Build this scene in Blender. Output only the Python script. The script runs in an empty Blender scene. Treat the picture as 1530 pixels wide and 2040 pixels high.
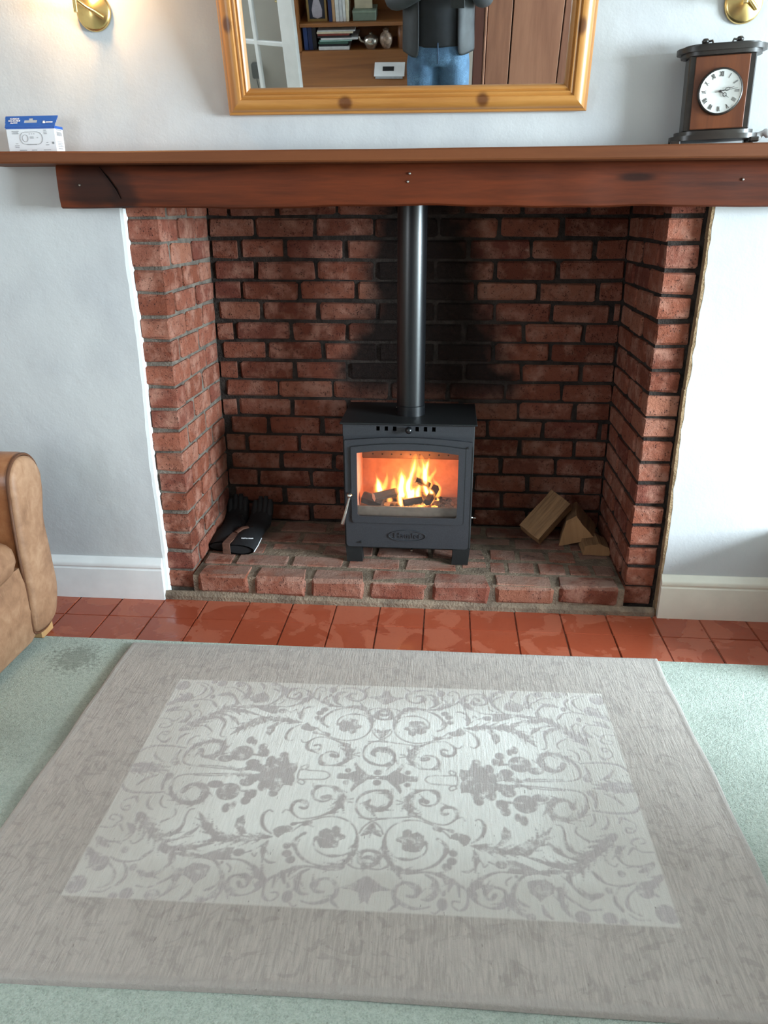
import bpy, bmesh, math, random
import numpy as np
from mathutils import Vector, Matrix, noise
R = math.radians
scene = bpy.context.scene
col = scene.collection
random.seed(7)

# ------------------------------------------------------------------ camera
cam_d = bpy.data.cameras.new('camera')
cam = bpy.data.objects.new('camera', cam_d)
col.objects.link(cam)
YAW, PITCH, ROLL, FPX = 0.0829, 0.3708, -0.0031, 1524.9
cy, sy, cp, sp, cr, sr = math.cos(YAW), math.sin(YAW), math.cos(PITCH), math.sin(PITCH), math.cos(ROLL), math.sin(ROLL)
fw = Vector((-sy * cp, cy * cp, -sp))
rt = Vector((cy, sy, 0))
up = rt.cross(fw)
rt2, up2 = rt * cr + up * sr, -rt * sr + up * cr
M = Matrix((rt2, up2, -fw)).transposed().to_4x4()
M.translation = (0.116, -2.4482, 1.3061)
cam.matrix_world = M
cam_d.sensor_fit = 'VERTICAL'
cam_d.sensor_height = 36.0
cam_d.lens = FPX / 2040 * 36.0
cam_d.clip_start = 0.03
scene.camera = cam

# ------------------------------------------------------------------ world, daylight, exposure
world = bpy.data.worlds.new('overcast_sky')
scene.world = world
world.use_nodes = True
wn = world.node_tree.nodes
wn['Background'].inputs[0].default_value = (0.80, 0.90, 1.0, 1)
wn['Background'].inputs[1].default_value = 1.2


def area(name, loc, target, sx, sy_, energy, color):
    d = bpy.data.lights.new(name, 'AREA')
    d.shape, d.size, d.size_y, d.energy, d.color = 'RECTANGLE', sx, sy_, energy, color
    o = bpy.data.objects.new(name, d)
    col.objects.link(o)
    o.location = loc
    o.rotation_euler = (Vector(target) - Vector(loc)).to_track_quat('-Z', 'Y').to_euler()
    return o


# side-window daylight, and an added rear lamp that lifts the left wall
area('daylight_at_window', (5.12, -2.15, 1.40), (3.5, -1.55, .0), 1.75, 1.55, 985, (0.75, 0.91, 1.0))
area('added_rear_fill', (-2.24, -3.0, 1.5), (0.2, -.6, .8), .85, 1.1, 30, (0.86, 0.93, 1.0))
scene.view_settings.view_transform = 'Standard'
scene.view_settings.look = 'None'
scene.view_settings.exposure = 0.0
scene.view_settings.gamma = 1.0
scene.view_settings.use_curve_mapping = False
scene.cycles.transparent_max_bounces = 40
scene.cycles.max_bounces = 10
scene.cycles.diffuse_bounces = 4
scene.cycles.sample_clamp_indirect = 4.0
scene.cycles.caustics_reflective = False
scene.cycles.caustics_refractive = False
scene.cycles.use_denoising = True


# ------------------------------------------------------------------ object helpers
def tag(o, label=None, cat=None, group=None, kind=None):
    if label: o['label'] = label
    if cat: o['category'] = cat
    if group: o['group'] = group
    if kind: o['kind'] = kind
    return o


def wmat(o):
    m = o.matrix_basis.copy()
    return wmat(o.parent) @ m if o.parent else m


def thing(name, label, cat, loc=(0, 0, 0), rot=(0, 0, 0), group=None):
    o = bpy.data.objects.new(name, None)
    col.objects.link(o)
    o.location, o.rotation_euler = loc, rot
    o.empty_display_size = 0.05
    return tag(o, label, cat, group)


def put(name, bm, mat, parent=None, smooth=None, local=False, label=None):
    """link a bmesh (world coordinates unless local) as one mesh object under parent"""
    me = bm
    if isinstance(bm, bmesh.types.BMesh):
        bmesh.ops.recalc_face_normals(bm, faces=bm.faces)
        me = bpy.data.meshes.new(name)
        bm.to_mesh(me)
        bm.free()
    o = bpy.data.objects.new(name, me)
    col.objects.link(o)
    if mat is not None and not me.materials:
        for m in (mat if isinstance(mat, (list, tuple)) else [mat]):
            me.materials.append(m)
    if smooth is not None:
        me.polygons.foreach_set('use_smooth', [True] * len(me.polygons))
        if smooth < 180:
            me.set_sharp_from_angle(angle=R(smooth))
    if parent is not None:
        o.parent = parent
        if not local:
            me.transform(wmat(parent).inverted())
    if label: o['label'] = label
    return o


def B():
    return bmesh.new()


def box(bm, x0, x1, y0, y1, z0, z1, bev=0.0, seg=1, mi=0, m=None):
    r = bmesh.ops.create_cube(bm, size=1.0)
    vs = r['verts']
    for v in vs:
        v.co = Vector((x0 + (v.co.x + .5) * (x1 - x0), y0 + (v.co.y + .5) * (y1 - y0), z0 + (v.co.z + .5) * (z1 - z0)))
    fs = set(f for v in vs for f in v.link_faces)
    for f in fs: f.material_index = mi
    if bev > 0:
        es = list(set(e for v in vs for e in v.link_edges))
        q = bmesh.ops.bevel(bm, geom=es, offset=bev, segments=seg, affect='EDGES', profile=0.5, material=mi)
        vs = list(set(v for f in q['faces'] for v in f.verts) | set(v for v in vs if v.is_valid))
    if m is not None:
        bmesh.ops.transform(bm, matrix=m, verts=vs)
    return vs


def prism(bm, pts, a0, a1, axis='y', mi=0):
    """extrude a 2-D polygon; axis y: pts are (x,z); axis x: (y,z); axis z: (x,y)"""
    def P(p, a):
        return {'y': (p[0], a, p[1]), 'x': (a, p[0], p[1]), 'z': (p[0], p[1], a)}[axis]
    v0 = [bm.verts.new(P(p, a0)) for p in pts]
    v1 = [bm.verts.new(P(p, a1)) for p in pts]
    n = len(pts)
    fs = [bm.faces.new(v0), bm.faces.new(v1[::-1])]
    for i in range(n):
        fs.append(bm.faces.new((v0[i], v1[i], v1[(i + 1) % n], v0[(i + 1) % n])))
    for f in fs: f.material_index = mi
    return v0 + v1


def lathe(bm, prof, origin=(0, 0, 0), axis=(0, 0, 1), n=24, mi=0):
    """prof: (radius, height) list; closed at ends when the radius is zero"""
    q = Vector(axis).to_track_quat('Z', 'Y').to_matrix()
    o = Vector(origin)
    rings = []
    for r, h in prof:
        if r < 1e-6:
            rings.append([bm.verts.new(o + q @ Vector((0, 0, h)))])
        else:
            rings.append([bm.verts.new(o + q @ Vector((r * math.cos(2 * math.pi * k / n), r * math.sin(2 * math.pi * k / n), h))) for k in range(n)])
    for a, b in zip(rings, rings[1:]):
        for k in range(n):
            k2 = (k + 1) % n
            if len(a) == 1 and len(b) == 1: continue
            if len(a) == 1: f = bm.faces.new((a[0], b[k], b[k2]))
            elif len(b) == 1: f = bm.faces.new((a[k], a[k2], b[0]))
            else: f = bm.faces.new((a[k], a[k2], b[k2], b[k]))
            f.material_index = mi
    if len(rings[0]) > 1: bm.faces.new(rings[0])
    if len(rings[-1]) > 1: bm.faces.new(rings[-1])


def catmull(pts, per=6):
    pts = [Vector(p) for p in pts]
    out = []
    for i in range(len(pts) - 1):
        p0, p1, p2, p3 = pts[max(i - 1, 0)], pts[i], pts[i + 1], pts[min(i + 2, len(pts) - 1)]
        for k in range(per):
            t = k / per
            out.append(0.5 * ((2 * p1) + (p2 - p0) * t + (2 * p0 - 5 * p1 + 4 * p2 - p3) * t * t + (3 * p1 - p0 - 3 * p2 + p3) * t ** 3))
    out.append(pts[-1])
    return out


def tube(bm, pts, rad, n=8, flat=1.0, flat_dir=None, caps=True, mi=0):
    """tube along pts; rad a number or list; flat squashes along flat_dir"""
    pts = [Vector(p) for p in pts]
    if not isinstance(rad, (list, tuple)): rad = [rad] * len(pts)
    rings = []
    t0 = (pts[1] - pts[0]).normalized()
    nrm = t0.orthogonal().normalized()
    if flat_dir is not None:
        nrm = (Vector(flat_dir) - t0 * t0.dot(Vector(flat_dir))).normalized()
    for i, p in enumerate(pts):
        t = (pts[min(i + 1, len(pts) - 1)] - pts[max(i - 1, 0)]).normalized()
        nrm = (nrm - t * nrm.dot(t)).normalized()
        b = t.cross(nrm)
        rings.append([bm.verts.new(p + (nrm * math.cos(2 * math.pi * k / n) * flat + b * math.sin(2 * math.pi * k / n)) * rad[i]) for k in range(n)])
    for a, b in zip(rings, rings[1:]):
        for k in range(n):
            bm.faces.new((a[k], a[(k + 1) % n], b[(k + 1) % n], b[k])).material_index = mi
    if caps:
        bm.faces.new(rings[0][::-1]).material_index = mi
        bm.faces.new(rings[-1]).material_index = mi
    return rings


def loft(bm, rings, cap0=True, cap1=True, closed=True):
    vr = [[bm.verts.new(p) for p in r] for r in rings]
    n = len(vr[0])
    for a, b in zip(vr, vr[1:]):
        for k in range(n if closed else n - 1):
            bm.faces.new((a[k], a[(k + 1) % n], b[(k + 1) % n], b[k]))
    if cap0: bm.faces.new(vr[0][::-1])
    if cap1: bm.faces.new(vr[-1])


def text_bm(s, size, mat4, depth=0.0004):
    """flat lettering as a mesh, centred, reading along local x with local y up"""
    cu = bpy.data.curves.new('lettering', 'FONT')
    cu.body, cu.size, cu.extrude = s, size, depth
    cu.align_x, cu.align_y = 'CENTER', 'CENTER'
    cu.resolution_u = 2
    to = bpy.data.objects.new('lettering', cu)
    me = bpy.data.meshes.new_from_object(to)
    bm = B()
    bm.from_mesh(me)
    bmesh.ops.transform(bm, matrix=mat4, verts=bm.verts)
    bpy.data.objects.remove(to)
    bpy.data.curves.remove(cu)
    bpy.data.meshes.remove(me)
    return bm


FACE = Matrix.Rotation(R(90), 4, 'X')     # lettering that faces -y


def subsurf(o, lv=2):
    m = o.modifiers.new('subdivision', 'SUBSURF')
    m.levels = m.render_levels = lv
    return o


def dup(root):
    c = root.copy()
    col.objects.link(c)
    for ch in list(root.children):
        d = dup(ch)
        d.parent = c
    return c


# ------------------------------------------------------------------ material helpers
class N:
    def __init__(s, name):
        s.m = bpy.data.materials.new(name)
        s.m.use_nodes = True
        s.t = s.m.node_tree
        s.t.nodes.clear()
        s.out = s.t.nodes.new('ShaderNodeOutputMaterial')

    def n(s, typ, **kw):
        x = s.t.nodes.new('ShaderNode' + typ)
        for k, v in kw.items(): setattr(x, k, v)
        return x

    def set(s, sock, v):
        if hasattr(v, 'links') and hasattr(v, 'node'): s.t.links.new(v, sock)
        elif isinstance(v, (tuple, list)) and len(v) == 3 and sock.type == 'RGBA': sock.default_value = (*v, 1)
        else: sock.default_value = v

    def pos(s): return s.n('NewGeometry').outputs['Position']
    def obj(s): return s.n('TexCoord').outputs['Object']
    def rnd(s): return s.n('ObjectInfo').outputs['Random']

    def math(s, op, a, b=None, c=None, clamp=False):
        x = s.n('Math', operation=op, use_clamp=clamp)
        s.set(x.inputs[0], a)
        if b is not None: s.set(x.inputs[1], b)
        if c is not None: s.set(x.inputs[2], c)
        return x.outputs[0]

    def mapping(s, v, scale=(1, 1, 1), loc=(0, 0, 0), rot=(0, 0, 0)):
        x = s.n('Mapping')
        s.set(x.inputs[0], v)
        x.inputs['Location'].default_value = loc
        x.inputs['Rotation'].default_value = rot
        x.inputs['Scale'].default_value = scale
        return x.outputs[0]

    def noise(s, v, scale, detail=4, rough=.55, dist=0.0):
        x = s.n('TexNoise')
        s.set(x.inputs['Vector'], v)
        x.inputs['Scale'].default_value = scale
        x.inputs['Detail'].default_value = detail
        x.inputs['Roughness'].default_value = rough
        x.inputs['Distortion'].default_value = dist
        return x.outputs[0]

    def voro(s, v, scale, feature='F1'):
        x = s.n('TexVoronoi', feature=feature)
        s.set(x.inputs['Vector'], v)
        x.inputs['Scale'].default_value = scale
        return x.outputs['Distance']

    def ramp(s, f, stops):
        x = s.n('ValToRGB')
        s.set(x.inputs[0], f)
        e = x.color_ramp.elements
        while len(e) < len(stops): e.new(.5)
        for k, (p, c) in enumerate(stops):
            e[k].position = p
            e[k].color = (*c, 1) if len(c) == 3 else c
        return x.outputs[0]

    def sm(s, f, a, b):
        x = s.n('MapRange', interpolation_type='SMOOTHSTEP')
        s.set(x.inputs[0], f)
        s.set(x.inputs[1], a)
        s.set(x.inputs[2], b)
        return x.outputs[0]

    def mix(s, f, a, b, blend='MIX'):
        x = s.n('Mix', data_type='RGBA', blend_type=blend)
        s.set(x.inputs[0], f)
        s.set(x.inputs[6], a)
        s.set(x.inputs[7], b)
        return x.outputs[2]

    def bump(s, h, strength=.3, dist=.01, prev=None):
        x = s.n('Bump')
        x.inputs['Strength'].default_value = strength
        x.inputs['Distance'].default_value = dist
        s.set(x.inputs['Height'], h)
        if prev is not None: s.set(x.inputs['Normal'], prev)
        return x.outputs[0]

    def xyz(s, v):
        x = s.n('SeparateXYZ')
        s.set(x.inputs[0], v)
        return x.outputs

    def bsdf(s, color, rough=.5, metal=0.0, nrm=None, spec=.5, **kw):
        x = s.n('BsdfPrincipled')
        s.set(x.inputs['Base Color'], color)
        s.set(x.inputs['Roughness'], rough)
        s.set(x.inputs['Metallic'], metal)
        x.inputs['Specular IOR Level'].default_value = spec
        if nrm is not None: s.set(x.inputs['Normal'], nrm)
        for k, v in kw.items(): s.set(x.inputs[k.replace('_', ' ')], v)
        s.t.links.new(x.outputs[0], s.out.inputs[0])
        return s.m


def C(r, g, b):
    """sRGB 0-255 to linear"""
    f = lambda c: (c / 255 / 12.92) if c / 255 <= .04045 else ((c / 255 + .055) / 1.055) ** 2.4
    return (f(r), f(g), f(b))


def plain(name, c, rough=.5, metal=0.0, var=.06, scale=40, bump=.05, spec=.5):
    s = N(name)
    p = s.obj()
    f = s.noise(p, scale, 5)
    d = tuple(max(0, x * (1 - var * 3)) for x in c)
    l = tuple(min(1, x * (1 + var * 3)) for x in c)
    cc = s.ramp(f, [(.3, d), (.7, l)])
    return s.bsdf(cc, rough, metal, s.bump(f, bump, .002) if bump else None, spec)


def wood(name, c1, c2, axis='X', scale=14, rough=.42, knots=(), dark=None, streak=.5, coat=0.0, spec=.5, bump=.12):
    """grain running along axis; knots: (x,y,z, rx,ry,rz, strength) in object coordinates"""
    s = N(name)
    p = s.obj()
    st = {'X': (.07, 1, 1), 'Y': (1, .07, 1), 'Z': (1, 1, .07)}[axis]
    pm = s.mapping(p, st)
    warp = s.noise(s.mapping(p, tuple(3 * a for a in st)), 1.5, 3)
    n1 = s.noise(pm, scale, 6, .6, 1.2)
    n2 = s.noise(pm, scale * 6, 4, .65, .3)
    f = s.math('ADD', s.math('MULTIPLY', n1, 1 - streak * .5), s.math('MULTIPLY', n2, streak * .5))
    f = s.math('ADD', f, s.math('MULTIPLY', s.math('SUBTRACT', warp, .5), .5))
    cc = s.ramp(f, [(.3, c1), (.52, tuple((a + b) / 2 for a, b in zip(c1, c2))), (.72, c2)])
    dk = dark or tuple(a * .3 for a in c1)
    for k in knots:
        v = s.n('VectorMath', operation='SUBTRACT')
        s.set(v.inputs[0], p); v.inputs[1].default_value = k[:3]
        w = s.n('VectorMath', operation='DIVIDE')
        s.set(w.inputs[0], v.outputs[0]); w.inputs[1].default_value = k[3:6]
        ln = s.n('VectorMath', operation='LENGTH')
        s.set(ln.inputs[0], w.outputs[0])
        m = s.sm(s.math('ADD', ln.outputs['Value'], s.math('MULTIPLY', s.math('SUBTRACT', n1, .5), 1.0)), 1.15, .45)
        cc = s.mix(s.math('MULTIPLY', m, k[6]), cc, dk)
    return s.bsdf(cc, rough, 0, s.bump(f, bump, .003 if bump < .2 else .012), spec, Coat_Weight=coat, Coat_Roughness=.25)


# --- plaster, carpet, bricks, tiles
def m_plaster(name, c, dirt):
    s = N(name)
    p = s.pos()
    a = s.noise(p, 2.2, 4)
    b = s.noise(p, 9, 5)
    fine = s.noise(p, 160, 3)
    cc = s.mix(s.sm(a, .38, .7), c, dirt)
    cc = s.mix(s.math('MULTIPLY', s.sm(b, .62, .8), .35), cc, dirt)
    h = s.math('ADD', s.math('MULTIPLY', b, 1.0), s.math('MULTIPLY', fine, .12))
    return s.bsdf(cc, .7, 0, s.bump(h, .35, .008), .3)


def m_brick(name, soot=False, hearth=False):
    s = N(name)
    p = s.pos()
    r = s.rnd()
    base = s.ramp(r, [(0, C(108, 54, 38)), (.25, C(134, 74, 54)), (.5, C(148, 86, 66)), (.75, C(116, 60, 48)), (1, C(160, 102, 80))])
    big = s.noise(p, 14, 5, .6)
    med = s.noise(p, 55, 6, .65)
    fine = s.noise(p, 260, 4, .7)
    cc = s.mix(s.sm(big, .42, .72), base, C(172, 122, 104))
    cc = s.mix(s.math('MULTIPLY', s.sm(med, .5, .72), .6), cc, C(96, 52, 44))
    pits = s.sm(s.voro(p, 120), .30, .14)
    pitm = s.math('MULTIPLY', pits, s.sm(med, .46, .58))
    cc = s.mix(s.math('MULTIPLY', pitm, .75), cc, C(58, 32, 28))
    lime = s.math('MULTIPLY', s.sm(s.noise(p, 26, 6, .7), .66, .74), .6)
    cc = s.mix(lime, cc, C(206, 172, 150))
    if hearth:
        ash = s.sm(s.noise(p, 9, 5, .6), .30, .60)
        up_ = s.xyz(s.n('NewGeometry').outputs['True Normal'])[2]
        ash = s.math('MULTIPLY', ash, s.sm(up_, .2, .9))
        cc = s.mix(s.math('MULTIPLY', ash, .7), cc, C(158, 130, 116))
        cc = s.mix(s.math('MULTIPLY', s.sm(s.noise(p, 16, 4), .63, .75), .7), cc, C(88, 78, 74))
    if soot:
        x, y, z = s.xyz(p)[:3]
        half = s.math('ADD', .15, s.math('MULTIPLY', s.math('SUBTRACT', 1.33, z), .30))
        wob = s.math('MULTIPLY', s.math('SUBTRACT', s.noise(p, 5, 3), .5), .26)
        d = s.math('SUBTRACT', s.math('ABSOLUTE', s.math('SUBTRACT', x, .015)), s.math('ADD', half, wob))
        mm = s.math('MULTIPLY', s.sm(d, .05, -.07), s.sm(z, .52, .72))
        mm = s.math('MULTIPLY', mm, s.math('ADD', .90, s.math('MULTIPLY', med, .2)), clamp=True)
        cc = s.mix(mm, cc, C(25, 19, 17))
        cc = s.mix(.22, cc, C(48, 31, 27))
    h = s.math('ADD', s.math('MULTIPLY', med, 1.0), s.math('MULTIPLY', fine, .4))
    h = s.math('SUBTRACT', h, s.math('MULTIPLY', pitm, .8))
    return s.bsdf(cc, .88, 0, s.bump(h, .9, .014 if hearth else .011), .25)


def m_mortar(name, c1, c2):
    s = N(name)
    p = s.pos()
    a = s.noise(p, 18, 6, .65)
    b = s.noise(p, 130, 4)
    return s.bsdf(s.ramp(a, [(.35, c1), (.65, c2)]), .95, 0, s.bump(s.math('ADD', a, s.math('MULTIPLY', b, .6)), .9, .01), .15)


def m_tile():
    s = N('quarry_tile')
    p = s.pos()
    r = s.rnd()
    base = s.ramp(r, [(0, C(146, 68, 47)), (.5, C(158, 76, 52)), (1, C(164, 82, 57))])
    big = s.noise(p, 7.5, 4, .5, .6)
    y = s.xyz(p)[1]
    wet = s.sm(s.math('ADD', big, s.math('MULTIPLY', s.math('ABSOLUTE', s.math('ADD', y, .185)), -.55)), .40, .48)
    cc = s.mix(wet, s.mix(.4, base, C(184, 106, 80)), s.mix(.35, base, C(156, 70, 46)))
    fine = s.noise(p, 70, 4)
    cc = s.mix(s.math('MULTIPLY', s.sm(fine, .55, .75), .25), cc, C(120, 52, 36))
    rough = s.math('SUBTRACT', .42, s.math('MULTIPLY', wet, .25))
    return s.bsdf(cc, rough, 0, s.bump(s.math('ADD', s.noise(p, 24, 4), s.math('MULTIPLY', fine, .3)), .18, .004), .5)


def m_carpet():
    s = N('sage_carpet')
    p = s.pos()
    a = s.noise(p, 3.0, 4)
    f = s.noise(p, 260, 3, .7)
    g = s.noise(p, 90, 4, .6)
    cc = s.ramp(s.math('ADD', s.math('MULTIPLY', f, .6), s.math('MULTIPLY', g, .4)), [(.32, C(158, 172, 158)), (.5, C(202, 214, 200)), (.7, C(226, 234, 222))])
    cc = s.mix(s.math('MULTIPLY', s.sm(a, .5, .72), .35), cc, C(138, 150, 140))
    # trodden dirt beside the armchair
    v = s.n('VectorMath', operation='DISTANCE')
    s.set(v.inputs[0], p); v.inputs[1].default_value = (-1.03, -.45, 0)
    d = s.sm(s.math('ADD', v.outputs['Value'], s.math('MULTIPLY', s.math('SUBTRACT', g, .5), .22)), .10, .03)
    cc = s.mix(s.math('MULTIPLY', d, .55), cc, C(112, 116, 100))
    return s.bsdf(cc, .95, 0, s.bump(s.math('ADD', f, g), 1.0, .008), .1, Sheen_Weight=.3)


def m_rug():
    s = N('woven_rug')
    p = s.obj()
    at = s.n('Attribute', attribute_name='motif').outputs['Fac']
    fi = s.n('Attribute', attribute_name='field').outputs['Fac']
    br = s.n('Attribute', attribute_name='binding').outputs['Fac']
    streak = s.noise(s.mapping(p, (1, .085, 1)), 230, 4, .65, .3)
    fine = s.noise(p, 420, 3)
    cloud = s.noise(p, 5.5, 5, .6)
    scroll = s.noise(s.mapping(p, (1, 1, 1)), 15, 3, .5, 2.6)
    cream = s.mix(s.sm(streak, .3, .7), C(232, 231, 226), C(245, 244, 239))
    mauve = s.mix(s.sm(streak, .3, .7), C(164, 154, 152), C(186, 177, 175))
    bord = s.mix(s.sm(streak, .3, .7), C(164, 155, 148), C(188, 178, 170))
    bord = s.mix(s.math('MULTIPLY', s.sm(scroll, .52, .64), .34), bord, C(138, 128, 124))
    bord = s.mix(s.math('MULTIPLY', s.sm(cloud, .5, .7), .35), bord, C(196, 186, 178))
    m = s.math('MULTIPLY', s.math('MULTIPLY', at, s.sm(s.noise(p, 46, 4, .6), .22, .52)), s.math('ADD', .62, s.math('MULTIPLY', streak, .5)), clamp=True)
    ox, oy, oz = s.xyz(p)[:3]
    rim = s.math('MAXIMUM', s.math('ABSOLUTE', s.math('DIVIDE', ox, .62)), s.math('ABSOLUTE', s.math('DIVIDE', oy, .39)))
    cream = s.mix(s.math('MULTIPLY', s.sm(s.math('ADD', rim, s.math('MULTIPLY', s.math('SUBTRACT', cloud, .5), .3)), .46, .92), .68), cream, C(182, 173, 164))  # centre cream lifted for the pool of daylight; rim keeps the rug's taupe
    fieldc = s.mix(m, cream, mauve)
    cc = s.mix(fi, bord, fieldc)
    cc = s.mix(s.math('MULTIPLY', br, .6), cc, C(170, 162, 156))
    cc = s.mix(s.math('MULTIPLY', s.sm(s.noise(p, 3, 3), .55, .75), .12), cc, C(150, 140, 128))
    specks = s.sm(s.noise(s.mapping(p, (1, .25, 1)), 160, 2), .73, .77)
    cc = s.mix(s.math('MULTIPLY', specks, .5), cc, C(96, 86, 80))
    h = s.math('ADD', s.math('MULTIPLY', streak, 1.0), s.math('MULTIPLY', fine, .35))
    return s.bsdf(cc, .85, 0, s.bump(h, .55, .004), .2, Sheen_Weight=.25, Sheen_Roughness=.4)


def m_leather(name, c1, c2, c3, rough):
    s = N(name)
    p = s.obj()
    a = s.noise(p, 6, 5, .6, .4)
    b = s.noise(p, 28, 5, .6, .6)
    f = s.noise(p, 240, 3)
    cc = s.ramp(s.math('ADD', s.math('MULTIPLY', a, .6), s.math('MULTIPLY', b, .4)), [(.34, c1), (.5, c2), (.66, c3)])
    scr = s.sm(s.noise(s.mapping(p, (2.5, 2.5, .5), rot=(.4, 0, 0)), 30, 3, .5, 1.5), .64, .70)
    cc = s.mix(s.math('MULTIPLY', scr, .28), cc, c3)
    return s.bsdf(cc, rough, 0, s.bump(s.math('ADD', b, s.math('MULTIPLY', f, .35)), .2, .004), .4)


def m_glass(name, tint=(1, 1, 1), refl=.06):
    s = N(name)
    tr = s.n('BsdfTransparent'); tr.inputs[0].default_value = (*tint, 1)
    gl = s.n('BsdfGlossy'); gl.inputs['Roughness'].default_value = .03
    n = s.noise(s.pos(), 3, 2)
    mx = s.n('MixShader')
    s.set(mx.inputs[0], s.math('ADD', refl, s.math('MULTIPLY', n, .03)))
    s.t.links.new(tr.outputs[0], mx.inputs[1])
    s.t.links.new(gl.outputs[0], mx.inputs[2])
    s.t.links.new(mx.outputs[0], s.out.inputs[0])
    return s.m


def m_emit(name, c, strength):
    s = N(name)
    e = s.n('Emission')
    n = s.noise(s.pos(), 90, 3)
    s.set(e.inputs[0], s.mix(s.sm(n, .35, .65), c, tuple(x * .5 for x in c)))
    e.inputs[1].default_value = strength
    s.t.links.new(e.outputs[0], s.out.inputs[0])
    return s.m


def m_flame(name, c, strength):
    s = N(name)
    e = s.n('Emission')
    e.inputs[0].default_value = (*c, 1)
    e.inputs[1].default_value = strength
    s.t.links.new(e.outputs[0], s.out.inputs['Volume'])
    return s.m


MT = {}
MT['plaster'] = m_plaster('painted_plaster', C(194, 194, 194), C(181, 181, 183))
MT['plaster_far'] = m_plaster('taupe_plaster', C(176, 170, 160), C(160, 154, 146))
MT['plaster_white'] = m_plaster('fresh_white_paint', C(238, 240, 240), C(230, 232, 232))
MT['raw_plaster'] = m_mortar('raw_plaster_edge', C(132, 108, 82), C(164, 138, 108))
MT['gloss_white'] = plain('white_gloss_paint', C(226, 226, 226), .35, 0, .02, 12, .05)
MT['gloss_cream'] = plain('cream_gloss_paint', C(224, 218, 204), .35, 0, .02, 12, .05)
MT['brick'] = m_brick('old_red_brick')
MT['brick_soot'] = m_brick('sooted_red_brick', soot=True)
MT['brick_hearth'] = m_brick('worn_hearth_brick', hearth=True)
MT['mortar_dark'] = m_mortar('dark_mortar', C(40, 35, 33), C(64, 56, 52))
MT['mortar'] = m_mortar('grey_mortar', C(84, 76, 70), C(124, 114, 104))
MT['mortar_tan'] = m_mortar('hearth_mortar', C(104, 90, 78), C(142, 124, 106))
MT['grout'] = m_mortar('tile_grout', C(70, 38, 30), C(150, 112, 92))
MT['tile'] = m_tile()
MT['carpet'] = m_carpet()
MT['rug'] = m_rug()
MT['beam'] = wood('beam_oak', C(46, 18, 8), C(106, 46, 19), 'X', 11, .55, [(-.93, -.1, 1.40, .10, .2, .10, .75), (-.84, -.1, 1.35, .05, .2, .08, .7), (-.62, -.1, 1.44, .22, .2, .02, .6), (.62, -.1, 1.40, .06, .2, .012, .8)], streak=.75, spec=.2)
MT['shelf'] = wood('shelf_wood', C(80, 42, 22), C(116, 66, 37), 'X', 9, .55, streak=.5, spec=.2)
MT['black_metal'] = plain('matt_black_steel', C(20, 21, 22), .5, .0, .06, 220, .12, .45)
MT['cast_iron'] = plain('painted_cast_iron', C(42, 43, 47), .48, .0, .06, 300, .22, .5)
MT['pipe'] = plain('black_flue_enamel', C(15, 17, 20), .32, .0, .05, 160, .05, .6)
MT['void'] = plain('dark_void', C(8, 7, 7), 1.0, 0, .05, 50, 0, .0)
MT['chrome'] = plain('satin_chrome', C(200, 198, 192), .22, 1.0, .03, 60, .02)
MT['brass'] = plain('polished_brass', C(226, 196, 132), .27, 1.0, .04, 30, .02)
MT['firebrick'] = plain('vermiculite_panel', C(196, 132, 108), .9, 0, .06, 30, .15)
MT['baffle'] = plain('heated_steel', C(112, 80, 62), .5, .5, .06, 30, .05)
MT['fence'] = plain('grey_log_guard', C(98, 84, 74), .6, .0, .06, 60, .1)
MT['stove_glass'] = m_glass('stove_glass', (.97, .96, .95), .03)
MT['pane'] = m_glass('window_pane', (.97, .98, .98), .05)
MT['mirror'] = N('mirror_silver')
MT['mirror'] = MT['mirror'].bsdf((.90, .92, .91), .008, 1.0)
MT['leather'] = m_leather('tan_leather', C(128, 92, 68), C(154, 115, 87), C(177, 139, 109), .55)
MT['leather_shiny'] = m_leather('polished_leather', C(112, 66, 40), C(136, 86, 54), C(154, 106, 72), .3)
MT['seam'] = plain('dark_seam', C(92, 56, 34), .6, 0, .05, 60, 0)
MT['clock_dark'] = wood('ebonised_wood', C(24, 20, 18), C(46, 38, 33), 'X', 20, .35, coat=.3)
MT['clock_face_wood'] = wood('burr_walnut', C(74, 36, 20), C(112, 60, 32), 'Z', 24, .32, streak=.3, coat=.4)
MT['dial'] = plain('clock_dial_white', C(232, 232, 228), .35, 0, .02, 40, 0)
MT['ink'] = plain('black_ink', C(26, 26, 28), .5, 0, .05, 60, 0)
MT['grey_ink'] = plain('grey_ink', C(150, 150, 152), .5, 0, .05, 60, 0)
MT['card_white'] = plain('white_card', C(232, 232, 234), .5, 0, .01, 30, .02)
MT['card_blue'] = plain('blue_card', C(34, 84, 164), .45, 0, .03, 30, .02)
MT['glove'] = plain('black_suede', C(15, 15, 18), .75, 0, .12, 120, .3)
MT['glove_trim'] = plain('brown_suede', C(96, 62, 48), .8, 0, .1, 80, .2)
MT['log_bark'] = wood('split_log_face', C(92, 64, 40), C(176, 134, 94), 'Y', 20, .85, streak=.8, bump=.9)
MT['log_end'] = wood('log_end_grain', C(116, 82, 54), C(168, 126, 86), 'Z', 10, .85, streak=.6)


# ------------------------------------------------------------------ the room shell
XL, XR, YB, ZC = -2.3, 5.2, -3.75, 2.38      # left, right, back walls and ceiling
EL, ER = -0.887, 0.8656                      # plaster edges of the fireplace opening
PF = -0.022                                  # front of the plaster
DEP, BL, BR = 0.515, -0.780, 0.750           # recess depth, inner side faces
rng = random.Random(3)


def structure(name, bm, mat, label, cat, smooth=None):
    return tag(put(name, bm, mat, smooth=smooth), label, cat, kind='structure')


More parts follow.
